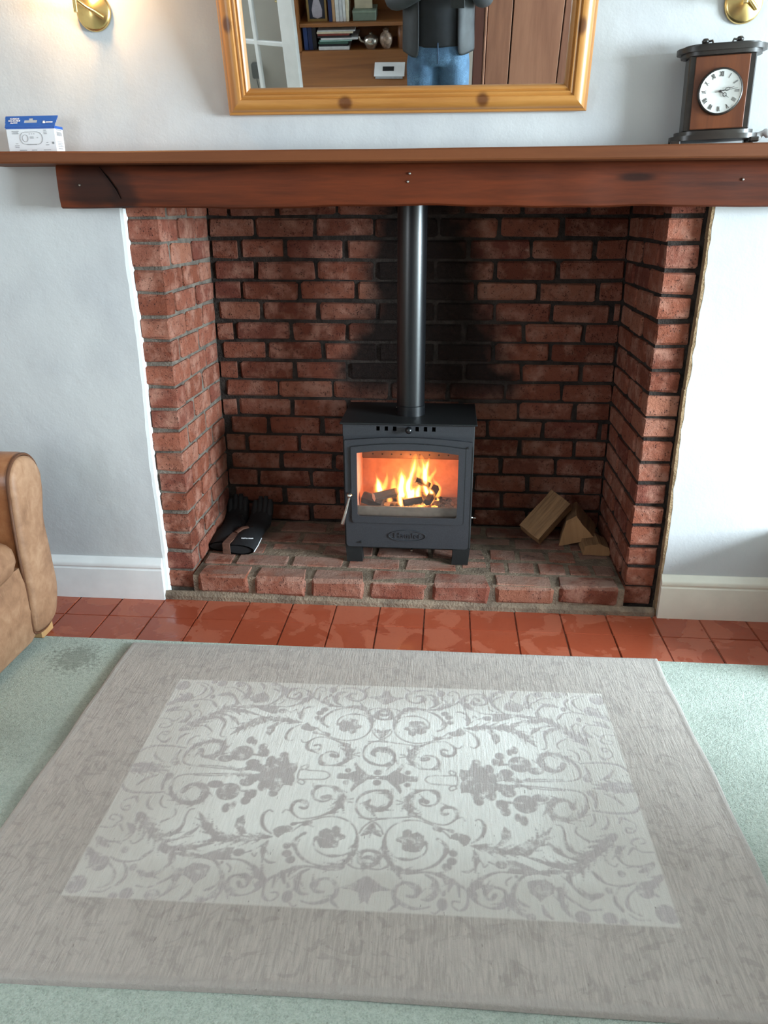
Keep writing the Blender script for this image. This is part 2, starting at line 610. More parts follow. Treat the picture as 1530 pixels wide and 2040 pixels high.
bm = B()
box(bm, XL, XR, YB, -0.325, -0.05, 0.003)
floor = structure('floor', bm, MT['carpet'], 'pale sage green fitted carpet under the rug and armchair', 'carpet')

bm = B()
box(bm, XL, XR, YB, PF + .05, ZC, ZC + .06)
structure('ceiling', bm, MT['plaster'], 'plain off-white ceiling above the fireplace wall', 'ceiling')

# chimney-breast wall: plaster left and right of the recess and above it
bm = B()
n = 40
zs = [1.335 * k / n for k in range(n + 1)]
ptsL = [(XL, 0.0), (XL, 1.335)] + [(EL + rng.uniform(-.0015, .0015) + .003 * math.sin(z * 9), z) for z in reversed(zs)]
prism(bm, ptsL, PF, -0.001, 'y')
ptsR = [(XR, 1.335), (XR, 0.0)] + [(ER + rng.uniform(-.003, .003) + .003 * math.sin(z * 7), z) for z in zs]
prism(bm, ptsR, PF, -0.001, 'y')
box(bm, XL, XR, PF, -0.001, 1.335, ZC)
wf = structure('wall_front', bm, MT['plaster'], 'off-white painted plaster chimney wall around the brick recess', 'wall')
# bright fresh paint on the left return, bare plaster on the right return
bm = B()
for k in range(30):
    z0, z1 = .0 + k * 1.325 / 30, (k + 1) * 1.325 / 30
    q0 = EL + .003 * math.sin(z0 * 9) + rng.uniform(-.0008, .0008)
    box(bm, q0 - .003, q0 + .011, -.0212, .010, z0, z1)
put('painted_return', bm, MT['plaster_white'], wf, label='fresh white paint on the cut plaster edge')
bm = B()
for k in range(30):
    z0, z1 = .0 + k * 1.325 / 30, (k + 1) * 1.325 / 30
    q0 = ER + .003 * math.sin(z0 * 7)
    box(bm, q0 - .007 - rng.uniform(0, .002), q0 + .004, -.0215, .008, z0, z1)
put('plaster_return', bm, MT['raw_plaster'], wf, label='bare brown plaster edge')

W2, Z2S, Z2T = (-3.45, -2.55), .90, 2.1  # unseen opening and window added for the rear fill lamp
bm = B()
box(bm, XL - .2, XL, YB, W2[0], -.05, ZC + .06); box(bm, XL - .2, XL, W2[1], .6, -.05, ZC + .06)
box(bm, XL - .2, XL, W2[0], W2[1], -.05, Z2S); box(bm, XL - .2, XL, W2[0], W2[1], Z2T, ZC + .06)
structure('wall_left', bm, MT['plaster_far'], 'off-white painted side wall behind the leather armchair', 'wall')
bm = B()
box(bm, XL, XR, YB - .06, YB, -.05, ZC + .06)
structure('wall_back', bm, MT['plaster_far'], 'off-white wall behind the bookcase, seen in the mirror', 'wall')
# right wall with its window opening
W1 = (-3.1, -1.2)
ZS, ZT = .55, 2.2
bm = B()
for a, b in ((YB, W1[0]), (W1[1], .6)):
    box(bm, XR, XR + .28, a, b, -.05, ZC + .06)
for a, b in (W1,):
    box(bm, XR, XR + .28, a, b, -.05, ZS)
    box(bm, XR, XR + .28, a, b, ZT, ZC + .06)
structure('wall_right', bm, MT['plaster'], 'off-white window wall at the side of the room', 'wall')
for i, (a, b) in enumerate((W1,)):
    bm = B()
    box(bm, XR + .16, XR + .21, a, a + .05, ZS, ZT)
    box(bm, XR + .16, XR + .21, b - .05, b, ZS, ZT)
    for z0, z1 in ((ZS, ZS + .05), (ZT - .05, ZT)):
        box(bm, XR + .16, XR + .21, a + .05, b - .05, z0, z1)
    box(bm, XR + .165, XR + .205, (a + b) / 2 - .02, (a + b) / 2 + .02, ZS + .05, ZT - .05)
    w = structure('window_%d' % (i + 1), bm, MT['gloss_white'],
                  'white framed window in the side wall lighting the hearth', 'window')
    bm = B(); box(bm, XR + .183, XR + .187, a + .05, b - .05, ZS + .05, ZT - .05)
    put('pane', bm, MT['pane'], w)
    bm = B(); box(bm, XR - .02, XR + .16, a - .03, b + .03, ZS - .03, ZS)
    put('sill', bm, MT['gloss_white'], w)


bm = B()
a, b = W2
for y0, y1 in ((a, a + .05), ((a + b) / 2 - .02, (a + b) / 2 + .02), (b - .05, b)): box(bm, XL - .16, XL - .12, y0, y1, Z2S, Z2T)
for z0, z1 in ((Z2S, Z2S + .05), (Z2T - .05, Z2T)): box(bm, XL - .16, XL - .12, a + .05, b - .05, z0, z1)
w = structure('window_2', bm, MT['gloss_white'], 'unseen white framed window added at the rear for the fill lamp', 'window')
bm = B(); box(bm, XL - .142, XL - .138, a + .05, b - .05, Z2S + .05, Z2T - .05)
put('pane', bm, MT['pane'], w)


# skirting boards with a torus mould
def skirting(name, x0, x1, mat, label):
    prof = [(PF, 0), (PF - .020, 0), (PF - .020, .116), (PF - .016, .120), (PF - .0165, .124), (PF - .021, .128), (PF - .022, .136), (PF - .019, .143), (PF - .012, .148), (PF - .008, .157), (PF - .004, .160), (PF, .160)]
    bm = B()
    prism(bm, prof, x0, x1, 'x')
    structure(name, bm, mat, label, 'skirting board', smooth=35)


skirting('baseboard_left', XL, EL + .002, MT['gloss_white'], 'white moulded skirting board between armchair and brick recess')
skirting('baseboard_right', ER - .002, XR, MT['gloss_cream'], 'cream moulded skirting board on the other side of the recess from the armchair')


# ------------------------------------------------------------------ brickwork
def brick_mesh(seed, bev=.006, jit=.0022):
    """unit brick (edges -0.5..0.5), worn arrises; 44 triangles, shared by many bricks"""
    r = random.Random(seed)
    bm = B()
    bmesh.ops.create_cube(bm, size=1.0)
    # the bevel is cut in real proportions of a stretcher, then normalised
    for v in bm.verts: v.co = Vector((v.co.x * .215, v.co.y * .10, v.co.z * .066))
    bmesh.ops.bevel(bm, geom=list(bm.edges), offset=bev, segments=1, affect='EDGES')
    for v in bm.verts:
        v.co += Vector((r.uniform(-jit, jit) * 1.5, r.uniform(-jit, jit), r.uniform(-jit, jit)))
        v.co = Vector((v.co.x / .215, v.co.y / .10, v.co.z / .066))
    bmesh.ops.recalc_face_normals(bm, faces=bm.faces)
    me = bpy.data.meshes.new('brick')
    bm.to_mesh(me)
    bm.free()
    return me


POOL = {}
for key, m in (('back', 'brick_soot'), ('side', 'brick'), ('hearth', 'brick_hearth')):
    POOL[key] = []
    for q in range(9):
        me = brick_mesh(q + len(key) * 31, .011 if key == 'hearth' else .0062, .0042 if key == 'hearth' else .0030)
        me.materials.append(MT[m])
        POOL[key].append(me)


def brick(parent, key, x0, x1, y0, y1, z0, z1, tilt=.004):
    o = bpy.data.objects.new('brick', rng.choice(POOL[key]))
    col.objects.link(o)
    o.parent = parent
    o.location = ((x0 + x1) / 2, (y0 + y1) / 2, (z0 + z1) / 2)
    o.scale = (abs(x1 - x0), abs(y1 - y0), z1 - z0)
    o.rotation_euler = (rng.uniform(-tilt, tilt), rng.uniform(-tilt, tilt), rng.uniform(-tilt, tilt))
    return o


J = .015      # joint
zc = lambda k: .0619 + .075 * k
H2 = .0318

# back of the recess
bm = B()
box(bm, BL - .13, BR + .13, DEP + .009, DEP + .12, 0, 1.47)
wb = structure('wall_recess_back', bm, MT['mortar_dark'], 'sooty red brick back of the fireplace recess behind the stove pipe', 'brick wall')
BACK = {16: [-0.607, -0.381, -0.163, 0.072, 0.292, 0.512], 15: [-0.67, -0.496, -0.272, -0.045, 0.183, 0.409, 0.638], 14: [-0.777, -0.613, -0.382, -0.159, 0.064, 0.285, 0.51], 13: [-0.669, -0.447, -0.232, -0.008, 0.216, 0.441, 0.66], 12: [-0.773, -0.598, -0.377, -0.155, 0.067, 0.286, 0.501], 11: [-0.71, -0.487, -0.269, -0.047, 0.175, 0.399, 0.623], 10: [-0.774, -0.586, -0.368, -0.149, 0.07, 0.29, 0.505], 9: [-0.703, -0.482, -0.27, -0.043, 0.184, 0.4, 0.625], 8: [-0.769, -0.549, -0.33, -0.104, 0.123, 0.342, 0.56], 7: [-0.717, -0.496, -0.272, -0.049, 0.174, 0.398, 0.615], 6: [-0.76, -0.598, -0.38, -0.16, 0.061, 0.281, 0.5], 5: [-0.692, -0.472, -0.251, -0.03, 0.19, 0.411, 0.628], 4: [-0.771, -0.552, -0.333, -0.109, 0.115, 0.339, 0.559], 3: [-0.651, -0.432, -0.209, 0.015, 0.238, 0.449, 0.672], 2: [-0.772, -0.549, -0.324, -0.099, 0.126, 0.351, 0.575], 1: [-0.628, -0.437, -0.213, 0.011, 0.235, 0.459, 0.681]}
BACK[17] = [-.70, -.52, -.30, -.08, .15, .37, .60]
for k, js in BACK.items():
    xs = [BL - .004] + [j for j in js if j > BL + .03] + [BR + .004]
    if js[0] <= BL + .03: xs[0] = js[0] + .004
    if xs[-1] - xs[-2] > .225: xs.insert(-1, xs[-2] + .218)
    if xs[-1] - xs[-2] < .035: xs.pop(-2)
    for a, b in zip(xs, xs[1:]):
        dz = rng.uniform(-.002, .002)
        f = DEP + rng.uniform(-.004, .004)
        brick(wb, 'back', a + J / 2 + rng.uniform(-.002, .002), b - J / 2, f, f + .10, zc(k) - H2 + dz, zc(k) + H2 + dz)

# sides with the front piers
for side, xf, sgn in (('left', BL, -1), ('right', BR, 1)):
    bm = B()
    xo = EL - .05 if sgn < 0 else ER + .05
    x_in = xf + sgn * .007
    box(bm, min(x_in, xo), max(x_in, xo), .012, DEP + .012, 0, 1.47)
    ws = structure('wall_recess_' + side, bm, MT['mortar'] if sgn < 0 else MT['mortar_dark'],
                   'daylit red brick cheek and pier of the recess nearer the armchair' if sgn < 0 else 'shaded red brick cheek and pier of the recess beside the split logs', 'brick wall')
    for k in range(0, 18):
        even = k % 2 == 0
        js = [.176, .372] if even else [.086, .298]
        dz = rng.uniform(-.002, .002)
        z0, z1 = zc(k) - H2 + dz, zc(k) + H2 + dz
        fy = rng.uniform(-.004, .004)
        fx = xf + rng.uniform(-.003, .003)
        wd = .098 + rng.uniform(-.004, .004)
        j0 = js[0] + rng.uniform(-.006, .006)
        brick(ws, 'side', fx, fx + sgn * wd, fy, j0 - J / 2, z0, z1)        # pier brick turning the corner
        ys = [j0] + [q + rng.uniform(-.01, .01) for q in js[1:]] + [DEP + .006]
        for a, b in zip(ys, ys[1:]):
            fx = xf + rng.uniform(-.003, .003)
            brick(ws, 'side', fx, fx + sgn * .09, a + J / 2, b - J / 2, z0, z1)

# raised brick hearth
bm = B()
box(bm, BL + .002, BR - .002, -.022, DEP + .02, -.012, .0955)
pts = [(-.034, -.012), (-.034, .016), (-.022, .03), (-.018, .03), (-.018, -.012)]
prism(bm, pts, BL - .105, BR + .105, 'x')
he = structure('floor_hearth', bm, MT['mortar_tan'], 'raised red brick hearth under the stove, worn and ashy', 'hearth')
HJ = [BL + .012, -0.564, -0.359, -0.15, 0.073, 0.292, 0.515, BR - .012]
for a, b in zip(HJ, HJ[1:]):
    f = -.030 + rng.uniform(-.006, .006)
    dz = rng.uniform(-.003, .001)
    brick(he, 'hearth', a + .010, b - .009, f, .064, .028 + dz, .100 + dz, .012)
for y0, y1, js in ((.073, .172, [-.66, -.45, -.24, -.03, .18, .287, .352, .46, .57, .66]), (.182, .282, [-.70, -.56, -.35, -.14, .07, .287, .40, .51, .62]),
                   (.292, .392, [-.66, -.45, -.24, -.03, .18, .39, .60]), (.402, .510, [-.56, -.35, -.14, .07, .28, .49, .70])):
    xs = [BL + .004] + js + [BR - .004]
    for a, b in zip(xs, xs[1:]):
        dz = rng.uniform(-.0015, .002)
        brick(he, 'hearth', a + .006, b - .006, y0 + rng.uniform(-.003, .003), y1, .045 + dz, .0975 + dz, .006)

# steel plate closing the throat of the chimney
bm = B(); box(bm, BL - .1, BR + .1, .0, DEP + .1, 1.375, 1.385)
structure('trim_1', bm, MT['black_metal'], 'dark register plate closing the recess above the stove pipe', 'register plate')

# quarry tiles in front of the hearth
bm = B(); box(bm, XL, XR, -.327, .02, -.05, -.004)
ft = structure('floor_tiles', bm, MT['grout'], 'two rows of glossy red quarry tiles along the hearth', 'tiled floor')
TM = []
for q in range(5):
    r = random.Random(q)
    bm = B(); box(bm, -.5, .5, -.5, .5, -.5, .5)
    for v in bm.verts: v.co.z *= .012; v.co.x *= .155; v.co.y *= .155
    bmesh.ops.bevel(bm, geom=[e for e in bm.edges if e.verts[0].co.z > 0 and e.verts[1].co.z > 0], offset=.0022, segments=2, affect='EDGES')
    me = bpy.data.meshes.new('tile'); bm.to_mesh(me); bm.free(); me.materials.append(MT['tile']); TM.append(me)
for row, y in enumerate((-.0905, -.2465)):
    for k in range(-9, 11):
        o = bpy.data.objects.new('tile', rng.choice(TM))
        col.objects.link(o)
        o.parent = ft
        o.location = (-.0195 + .1575 * k + rng.uniform(-.001, .001), y + rng.uniform(-.001, .001), -.006 + rng.uniform(-.0006, .0006))
        o.rotation_euler = (rng.uniform(-.003, .003), rng.uniform(-.003, .003), rng.uniform(-.004, .004))

# ------------------------------------------------------------------ mantel
bm = B()
NX = 90
sag_z = lambda x: -.003 * math.sin((x + 1.2) * 1.5) + .0022 * noise.noise((x * 3, 0, 3)) + (.004 * max(0, x - .1))
shelf_z = lambda x: 1.4425 + sag_z(x) * .8 - .004 * max(0, x)
rings = []
for i in range(NX + 1):
    x = -1.033 + i * (2.34 / NX)
    wz = .007 * noise.noise((x * 2.3, 1.7, 0)) + .004 * noise.noise((x * 7, 5.1, 0))
    wy = .010 * noise.noise((x * 1.9, 9.3, 0)) + .004 * noise.noise((x * 8, 2.2, 0))
    tz = shelf_z(x) - .0004
    bz = 1.325 + wz
    # waney front face
    sec = [(PF - .001, bz + .002), (-.093 + wy, bz), (-.100 + wy, bz + .005), (-.104 + wy, bz + .03), (-.104 + wy * 1.3, bz + .08), (-.101 + wy * .6, tz - .006), (-.096 + wy * .6, tz), (PF - .001, tz)]
    rings.append([(x, a, b) for a, b in sec])
loft(bm, rings)
beam = tag(put('mantel_beam', bm, MT['beam'], smooth=40), 'reddish-brown oak beam with waney face spanning the brick recess', 'beam')
for x, z in ((-.965, 1.388), (-.008, 1.392), (-.003, 1.413), (.905, 1.392)):
    bm = B(); lathe(bm, [(0, .004), (.003, .003), (.004, 0), (.004, -.012), (0, -.012)], (x, -.104, z), (0, -1, 0), 8)
    put('nail_head', bm, MT['chrome'], beam)
bm = B()     # drying crack
tube(bm, [(-.90, -.1050, 1.436), (-.875, -.1065, 1.405), (-.855, -.1075, 1.375), (-.845, -.1065, 1.35)], [.001, .0022, .002, .0008], 5)
put('crack', bm, MT['void'], beam)

bm = B()
rings = []
for i in range(NX + 1):
    x = -1.228 + i * (2.6 / NX)
    sag = sag_z(x)
    f = -.19 + .003 * noise.noise((x * 2, 7, 3))
    zt, zb = 1.4735 + sag, shelf_z(x)
    rings.append([(x, a, b) for a, b in ((PF - .001, zb), (f + .004, zb), (f, zb + .004), (f, zt - .004), (f + .004, zt), (PF - .001, zt))])
loft(bm, rings)
tag(put('mantel_shelf', bm, MT['shelf'], smooth=30), 'long brown wooden mantel shelf above the oak beam', 'shelf')

# ------------------------------------------------------------------ leaning pine mirror
mir = thing('wall_mirror', 'large pine framed mirror leaning out from the wall above the mantel', 'mirror', (-.022, -.026, 1.574), (R(13.3), 0, 0))
W, H = 1.002, .80
PR = [(0, 0), (0, .016), (.003, .020), (.008, .021), (.011, .026), (.018, .033), (.030, .036), (.040, .0345), (.043, .029), (.047, .031), (.051, .0305), (.054, .024), (.058, .026), (.062, .0235), (.066, .015), (.068, .009), (.068, 0)]


def rail(name, mat, p0, p1, inward):
    """mitred moulding from p0 to p1 (outer corners); inward is the direction of the glass"""
    p0, p1, inward = Vector(p0), Vector(p1), Vector(inward)
    d = (p1 - p0).normalized()
    bm = B()
    ra, rb = [], []
    for t, h in PR:
        off = inward * t + Vector((0, -h, 0))
        ra.append(p0 + off + d * t)
        rb.append(p1 + off - d * t)
    loft(bm, [ra, rb])
    return put(name, bm, mat, mir, smooth=35, local=True)


pa, pb = C(150, 92, 38), C(198, 140, 72)
dk = C(92, 50, 26)
pineX = wood('pine_rail', pa, pb, 'X', 13, .38, [(-.165, -.035, .030, .022, .05, .020, .9), (.215, -.035, .034, .020, .05, .022, .9)], dk, .4, coat=.3)
pineZ = wood('pine_stile', pa, pb, 'Z', 13, .38, [(-.475, -.035, .22, .016, .05, .022, .9), (.465, -.035, .20, .014, .05, .026, .9)], dk, .4, coat=.3)
rail('bottom_rail', pineX, (-W / 2, 0, 0), (W / 2, 0, 0), (0, 0, 1))
rail('top_rail', pineX, (-W / 2, 0, H), (W / 2, 0, H), (0, 0, -1))
rail('side_stile', pineZ, (-W / 2, 0, 0), (-W / 2, 0, H), (1, 0, 0))
rail('side_stile', pineZ, (W / 2, 0, 0), (W / 2, 0, H), (-1, 0, 0))
bm = B(); box(bm, -W / 2 + .06, W / 2 - .06, -.010, -.006, .06, H - .06)
put('mirror_glass', bm, MT['mirror'], mir, local=True)
bm = B(); box(bm, -W / 2 + .01, W / 2 - .01, -.005, -.001, .01, H - .01)
put('backing_board', bm, MT['clock_dark'], mir, local=True)


# ------------------------------------------------------------------ wall lights
SHADE = N('frosted_shade')
_t = SHADE.n('BsdfTranslucent'); _t.inputs[0].default_value = (.95, .86, .7, 1)
_d = SHADE.n('BsdfDiffuse'); _d.inputs[0].default_value = (.9, .85, .75, 1)
_mx = SHADE.n('MixShader'); SHADE.set(_mx.inputs[0], SHADE.sm(SHADE.noise(SHADE.obj(), 30), .2, .3))
SHADE.t.links.new(_d.outputs[0], _mx.inputs[1]); SHADE.t.links.new(_t.outputs[0], _mx.inputs[2]); SHADE.t.links.new(_mx.outputs[0], SHADE.out.inputs[0])
MT['bulb_on'] = m_emit('lit_bulb', (1, .62, .28), 40)
MT['bulb_off'] = plain('unlit_bulb', C(220, 216, 205), .2, 0, .02, 20, 0)


def sconce(x, z, lit, label):
    t = thing('wall_sconce', label, 'wall light', (x, PF, z), (0, 0, 0), 'brass wall lights')
    bm = B()
    lathe(bm, [(.048, 0), (.049, .006), (.047, .011), (.042, .0135), (.020, .022), (.008, .026), (0, .027)], (x, PF, z), (0, -1, 0), 40)
    put('backplate', bm, MT['brass'], t, 50)
    tx = x - .018
    bm = B()
    tube(bm, [(x + .030, PF - .018, z - .016), (x + .012, PF - .032, z - .004), (x - .004, PF - .048, z + .004), (tx, PF - .078, z + .016)], [.0062, .006, .0055, .0055], 12)
    put('arm', bm, MT['brass'], t, 50)
    bm = B()
    lathe(bm, [(0, -.03), (.0062, -.03), (.0062, .15), (.011, .152), (.011, .165), (0, .165)], (tx, PF - .08, z + .014), (0, 0, 1), 16)
    put('stem', bm, MT['brass'], t, 50)
    bm = B()
    lathe(bm, [(.078, .150), (.045, .270), (.0435, .2695), (.0765, .1505)], (tx, PF - .08, z + .014), (0, 0, 1), 32)
    put('lamp_shade', bm, SHADE.m, t, 60)
    bm = B()
    lathe(bm, [(0, .176), (.010, .18), (.017, .20), (.019, .22), (.014, .238), (0, .246)], (tx, PF - .08, z + .014), (0, 0, 1), 16)
    put('bulb', bm, MT['bulb_on' if lit else 'bulb_off'], t, 60)
    if lit:
        d = bpy.data.lights.new('sconce_lamp', 'POINT')
        d.energy, d.color, d.shadow_soft_size = 13.0, (1.0, .60, .26), .034
        o = bpy.data.objects.new('sconce_lamp', d)
        col.objects.link(o)
        o.location = (tx, PF - .085, z + .152)


sconce(-.893, 1.835, True, 'brass wall light above the white box, switched on')
sconce(.864, 1.820, False, 'brass wall light above the mantel clock, switched off')

# ------------------------------------------------------------------ mantel clock
ck = thing('mantel_clock', 'dark wooden mantel clock with walnut front and round white dial', 'clock', (.813, -.090, 1.4790), (0, R(-1.6), R(-8)))


def ck_put(name, bm, mat, sm_=None, par=None, label=None):
    return put(name, bm, mat, par or ck, sm_, True, label)


bm = B()
for sx in (-1, 1):
    for sy in (-1, 1):
        bm = B()
        box(bm, sx * .098 - .012, sx * .098 + .012, sy * .038 - .012, sy * .038 + .012, 0, .012, .003)
        ck_put('foot', bm, MT['clock_dark'], 30)
def stadium(w, d, n=8):
    p = []
    for c, a0 in ((w / 2 - d / 2, -90), (-(w / 2 - d / 2), 90)):
        for k in range(n + 1):
            a = R(a0 + 180 * k / n)
            p.append((c + d / 2 * math.cos(a), d / 2 * math.sin(a)))
    return p
bm = B()
prism(bm, stadium(.224, .11), .010, .022, 'z'); prism(bm, stadium(.200, .10), .022, .032, 'z')
ck_put('plinth', bm, MT['clock_dark'], 30)
bm = B(); box(bm, -.0815, .0815, -.038, .044, .032, .210, .003)
ck_put('case', bm, MT['clock_dark'], 30)
bm = B(); box(bm, -.066, .066, -.042, -.037, .036, .206, .0015)
ck_put('walnut_front', bm, MT['clock_face_wood'], 30)
bm = B()
prism(bm, stadium(.200, .098), .208, .217, 'z'); prism(bm, stadium(.222, .108), .217, .229, 'z'); prism(bm, stadium(.19, .09), .229, .234, 'z')
ck_put('cornice', bm, MT['clock_dark'], 30)
bm = B()
for sx in (-1, 1):
    bm = B()
    lathe(bm, [(0, 0), (.006, 0), (.004, .004), (.0085, .008), (.0095, .013), (.006, .018), (0, .019)], (sx * .042, 0, .234), (0, 0, 1), 12)
    tube(bm, [(sx * .035, -.004, .245), (sx * .026, -.006, .246), (sx * .024, -.006, .240)], .0028, 6)
    ck_put('finial', bm, MT['clock_dark'], 60)
DZ = .122
bm = B(); lathe(bm, [(.0, .0), (.0535, 0), (.0535, .005), (.050, .009), (.047, .007), (0, .007)], (0, -.042, DZ), (0, -1, 0), 48)
dial = ck_put('dial', bm, MT['dial'], 40)
bm = B(); lathe(bm, [(.0555, 0), (.0555, .006), (.053, .010), (.0505, .010), (.050, .006)], (0, -.0415, DZ), (0, -1, 0), 48)
ck_put('bezel', bm, MT['clock_dark'], 60)
for k, s in enumerate('XII I II III IIII V VI VII VIII IX X XI'.split()):
    a = -k * math.pi / 6
    m4 = Matrix.Translation((.0395 * math.sin(-a), -.0496, DZ + .0395 * math.cos(-a))) @ Matrix.Rotation(-a, 4, 'Y') @ FACE @ Matrix.Diagonal((.50, 1.0, 1.0, 1.0))
    ck_put('numeral', text_bm(s, .0168, m4), MT['ink'], None, dial)
def hand(name, ang, ln, w, ring):
    bm = B()
    d = Vector((math.sin(ang), 0, math.cos(ang)))
    o = Vector((0, -.0515, DZ))
    tube(bm, [o - d * .004, o + d * ln * .35], w, 6)
    n_ = Vector((d.z, 0, -d.x))
    pts = [o + d * (ln * .5 + ln * .16 * math.cos(q)) + n_ * ring * math.sin(q) for q in [2 * math.pi * k / 14 for k in range(15)]]
    tube(bm, pts, w * .9, 5, caps=False)
    tube(bm, [o + d * ln * .66, o + d * ln], [w, w * .3], 6)
    ck_put(name, bm, MT['ink'], 60, dial)
hand('hour_hand', R(126), .027, .0009, .0042)
hand('minute_hand', R(74), .035, .0008, .0036)
bm = B()
d = Vector((math.sin(R(82)), 0, math.cos(R(82))))
tube(bm, [Vector((0, -.0525, DZ)) - d * .013, Vector((0, -.0525, DZ)) + d * .042], .0004, 5)
lathe(bm, [(0, 0), (.003, 0), (.003, .003), (0, .003)], (0, -.0505, DZ), (0, -1, 0), 12)
ck_put('second_hand', bm, MT['ink'], 60, dial)
_g = m_glass('clock_crystal', (1, 1, 1), .05)
bm = B(); lathe(bm, [(.051, 0), (.042, .004), (.024, .0075), (0, .009)], (0, -.0520, DZ), (0, -1, 0), 32)
ck_put('crystal', bm, _g, 60)

# ------------------------------------------------------------------ alarm box on the shelf
bx_ = thing('alarm_box', 'white cardboard alarm carton with blue hanging tab on the mantel end', 'box', (-1.090, -.080, 1.473), (0, 0, R(-4)))
bm = B(); box(bm, -.075, .075, -.022, .022, 0, .070, .001)
carton = put('carton', bm, MT['card_white'], bx_, None, True)
bm = B()
def arc(cx, cz, r, a0, a1, n=6): return [(cx + r * math.cos(R(a0 + (a1 - a0) * k / n)), cz + r * math.sin(R(a0 + (a1 - a0) * k / n))) for k in range(n + 1)]
# hanging tab: front band and header leaning back, with a euro slot
prof = [(-.0235, .062), (-.0235, .070), (.006, .099), (.0075, .0985), (-.0215, .069), (-.0215, .062)]
# header made as strips around the slot
def hstrip(u0, u1, t0, t1):
    a = Vector((0, -.0235, .068)); b = Vector((0, -.004, .099))
    nrm = Vector((0, .8, -.5)).normalized() * .0012
    p = lambda u, t: Vector((u, 0, 0)) + a.lerp(b, t)
    q = [p(u0, t0), p(u1, t0), p(u1, t1), p(u0, t1)]
    va = [bm.verts.new(v) for v in q]; vb = [bm.verts.new(v + nrm) for v in q]
    bm.faces.new(va); bm.faces.new(vb[::-1])
    for k in range(4): bm.faces.new((va[k], vb[k], vb[(k + 1) % 4], va[(k + 1) % 4]))
hstrip(-.077, .077, 0, .40); hstrip(-.079, -.020, .40, .64); hstrip(.020, .079, .40, .64); hstrip(-.080, -.006, .64, .80); hstrip(.006, .080, .64, .80); hstrip(-.081, .081, .80, 1.0)
box(bm, -.0755, .0755, -.0228, .0225, .064, .0712)
tab = put('hanging_tab', bm, MT['card_blue'], bx_, None, True, 'blue tab with euro slot')
TL = Matrix.Translation((0, -.0245, .068)) @ Matrix.Rotation(R(-32), 4, 'X')
for i, s_ in enumerate(('CARBON', 'MONOXIDE', 'ALARM')):
    put('lettering', text_bm(s_, .0068, TL @ Matrix.Translation((-.050, -.0006, .027 - i * .0066)) @ FACE), MT['card_white'], tab, None, True)
bm = B()
box(bm, .040, .045, -.0012, .0, .012, .019); box(bm, .0455, .047, -.0012, 0, .012, .015)
for k in range(5): box(bm, .049 + k * .0042, .0522 + k * .0042, -.0012, 0, .0135, .0165)
bmesh.ops.transform(bm, matrix=TL, verts=bm.verts)
put('maker_mark', bm, MT['card_white'], tab, None, True)['kind'] = 'stuff'
def outline(bm, pts, r=.0005): tube(bm, [(a, -.0226, c) for a, c in pts] + [(pts[0][0], -.0226, pts[0][1])], r, 4, caps=False)
bm = B()
outline(bm, arc(.020, .040, .016, -90, 90) + arc(-.018, .040, .016, 90, 270), .0006)
outline(bm, arc(-.018, .040, .009, 0, 350, 14), .0005)
box(bm, -.015, .015, -.0228, -.0222, .0225, .0236)
put('printed_picture', bm, MT['grey_ink'], carton, None, True)
bm = B()
for (x, z, w) in ((-.004, .051, .003), (.003, .051, .003), (.010, .051, .003), (.002, .043, .012), (.002, .040, .012), (.019, .041, .004), (-.047, .058, .022), (-.047, .055, .016), (-.047, .052, .020), (.045, .060, .008), (.045, .055, .010), (.045, .051, .010),
                  (-.047, .026, .008), (-.047, .021, .014), (-.047, .017, .012), (-.060, .006, .018), (-.030, .009, .022), (.005, .009, .016), (.045, .009, .022), (.048, .028, .006), (.048, .022, .010), (.066, .027, .006), (-.030, .005, .018), (.005, .005, .012), (.045, .005, .018)):
    box(bm, x - w / 2, x + w / 2, -.0226, -.0220, z - .0008, z + .0008)
box(bm, .063, .069, -.0226, -.022, .024, .030)
put('printed_text', bm, MT['grey_ink'], carton, None, True)['kind'] = 'stuff'
bm = B()
for k, (z, h) in enumerate(((.060, .003), (.055, .002), (.046, .009), (.030, .002), (.026, .002), (.022, .002), (.018, .002), (.012, .002))):
    box(bm, .0749, .0753, -.014, .010 if k % 2 else .014, z, z + h)
put('side_label', bm, MT['grey_ink'], carton, None, True)['kind'] = 'stuff'

# crumpled white wrapper beside the clock, cut by the frame
bm = B()
pts = [(.925, -.085, 1.494), (.945, -.10, 1.507), (.975, -.105, 1.497), (1.01, -.10, 1.486), (1.04, -.09, 1.482)]
tube(bm, catmull(pts, 5), [.006 + .008 * abs(math.sin(k * .7 + .5)) for k in range(21)], 8, .7)
for v in bm.verts: v.co += Vector((0, 0, .003 * noise.noise(v.co * 90)))
t_ = put('crumpled_wrapper', bm, MT['card_white'], smooth=60)
tag(t_, 'crumpled white paper wrapper lying on the mantel beside the clock', 'paper')

# ------------------------------------------------------------------ wood-burning stove
SX0, SX1, SY0, SY1 = -.243, .217, .128, .430
SC = (SX0 + SX1) / 2
st = thing('wood_stove', 'black steel wood-burning stove with lit glass door standing on the hearth', 'stove', (SC, .27, .099))
ZB, ZTOP = .165, .628
# body shell: sides, back, bottom, top strip, so that the fire chamber is hollow
bm = B()
box(bm, SX0, SX0 + .022, SY0, SY1, ZB, ZTOP, .003)
box(bm, SX1 - .022, SX1, SY0, SY1, ZB, ZTOP, .003)
box(bm, SX0 + .022, SX1 - .022, SY1 - .02, SY1, ZB, ZTOP)
box(bm, SX0 + .022, SX1 - .022, SY0 + .004, SY1 - .02, ZB, .272)
box(bm, SX0 + .022, SX1 - .022, SY0 + .04, SY1 - .02, .585, ZTOP)
body = put('body', bm, MT['black_metal'], st, 30)
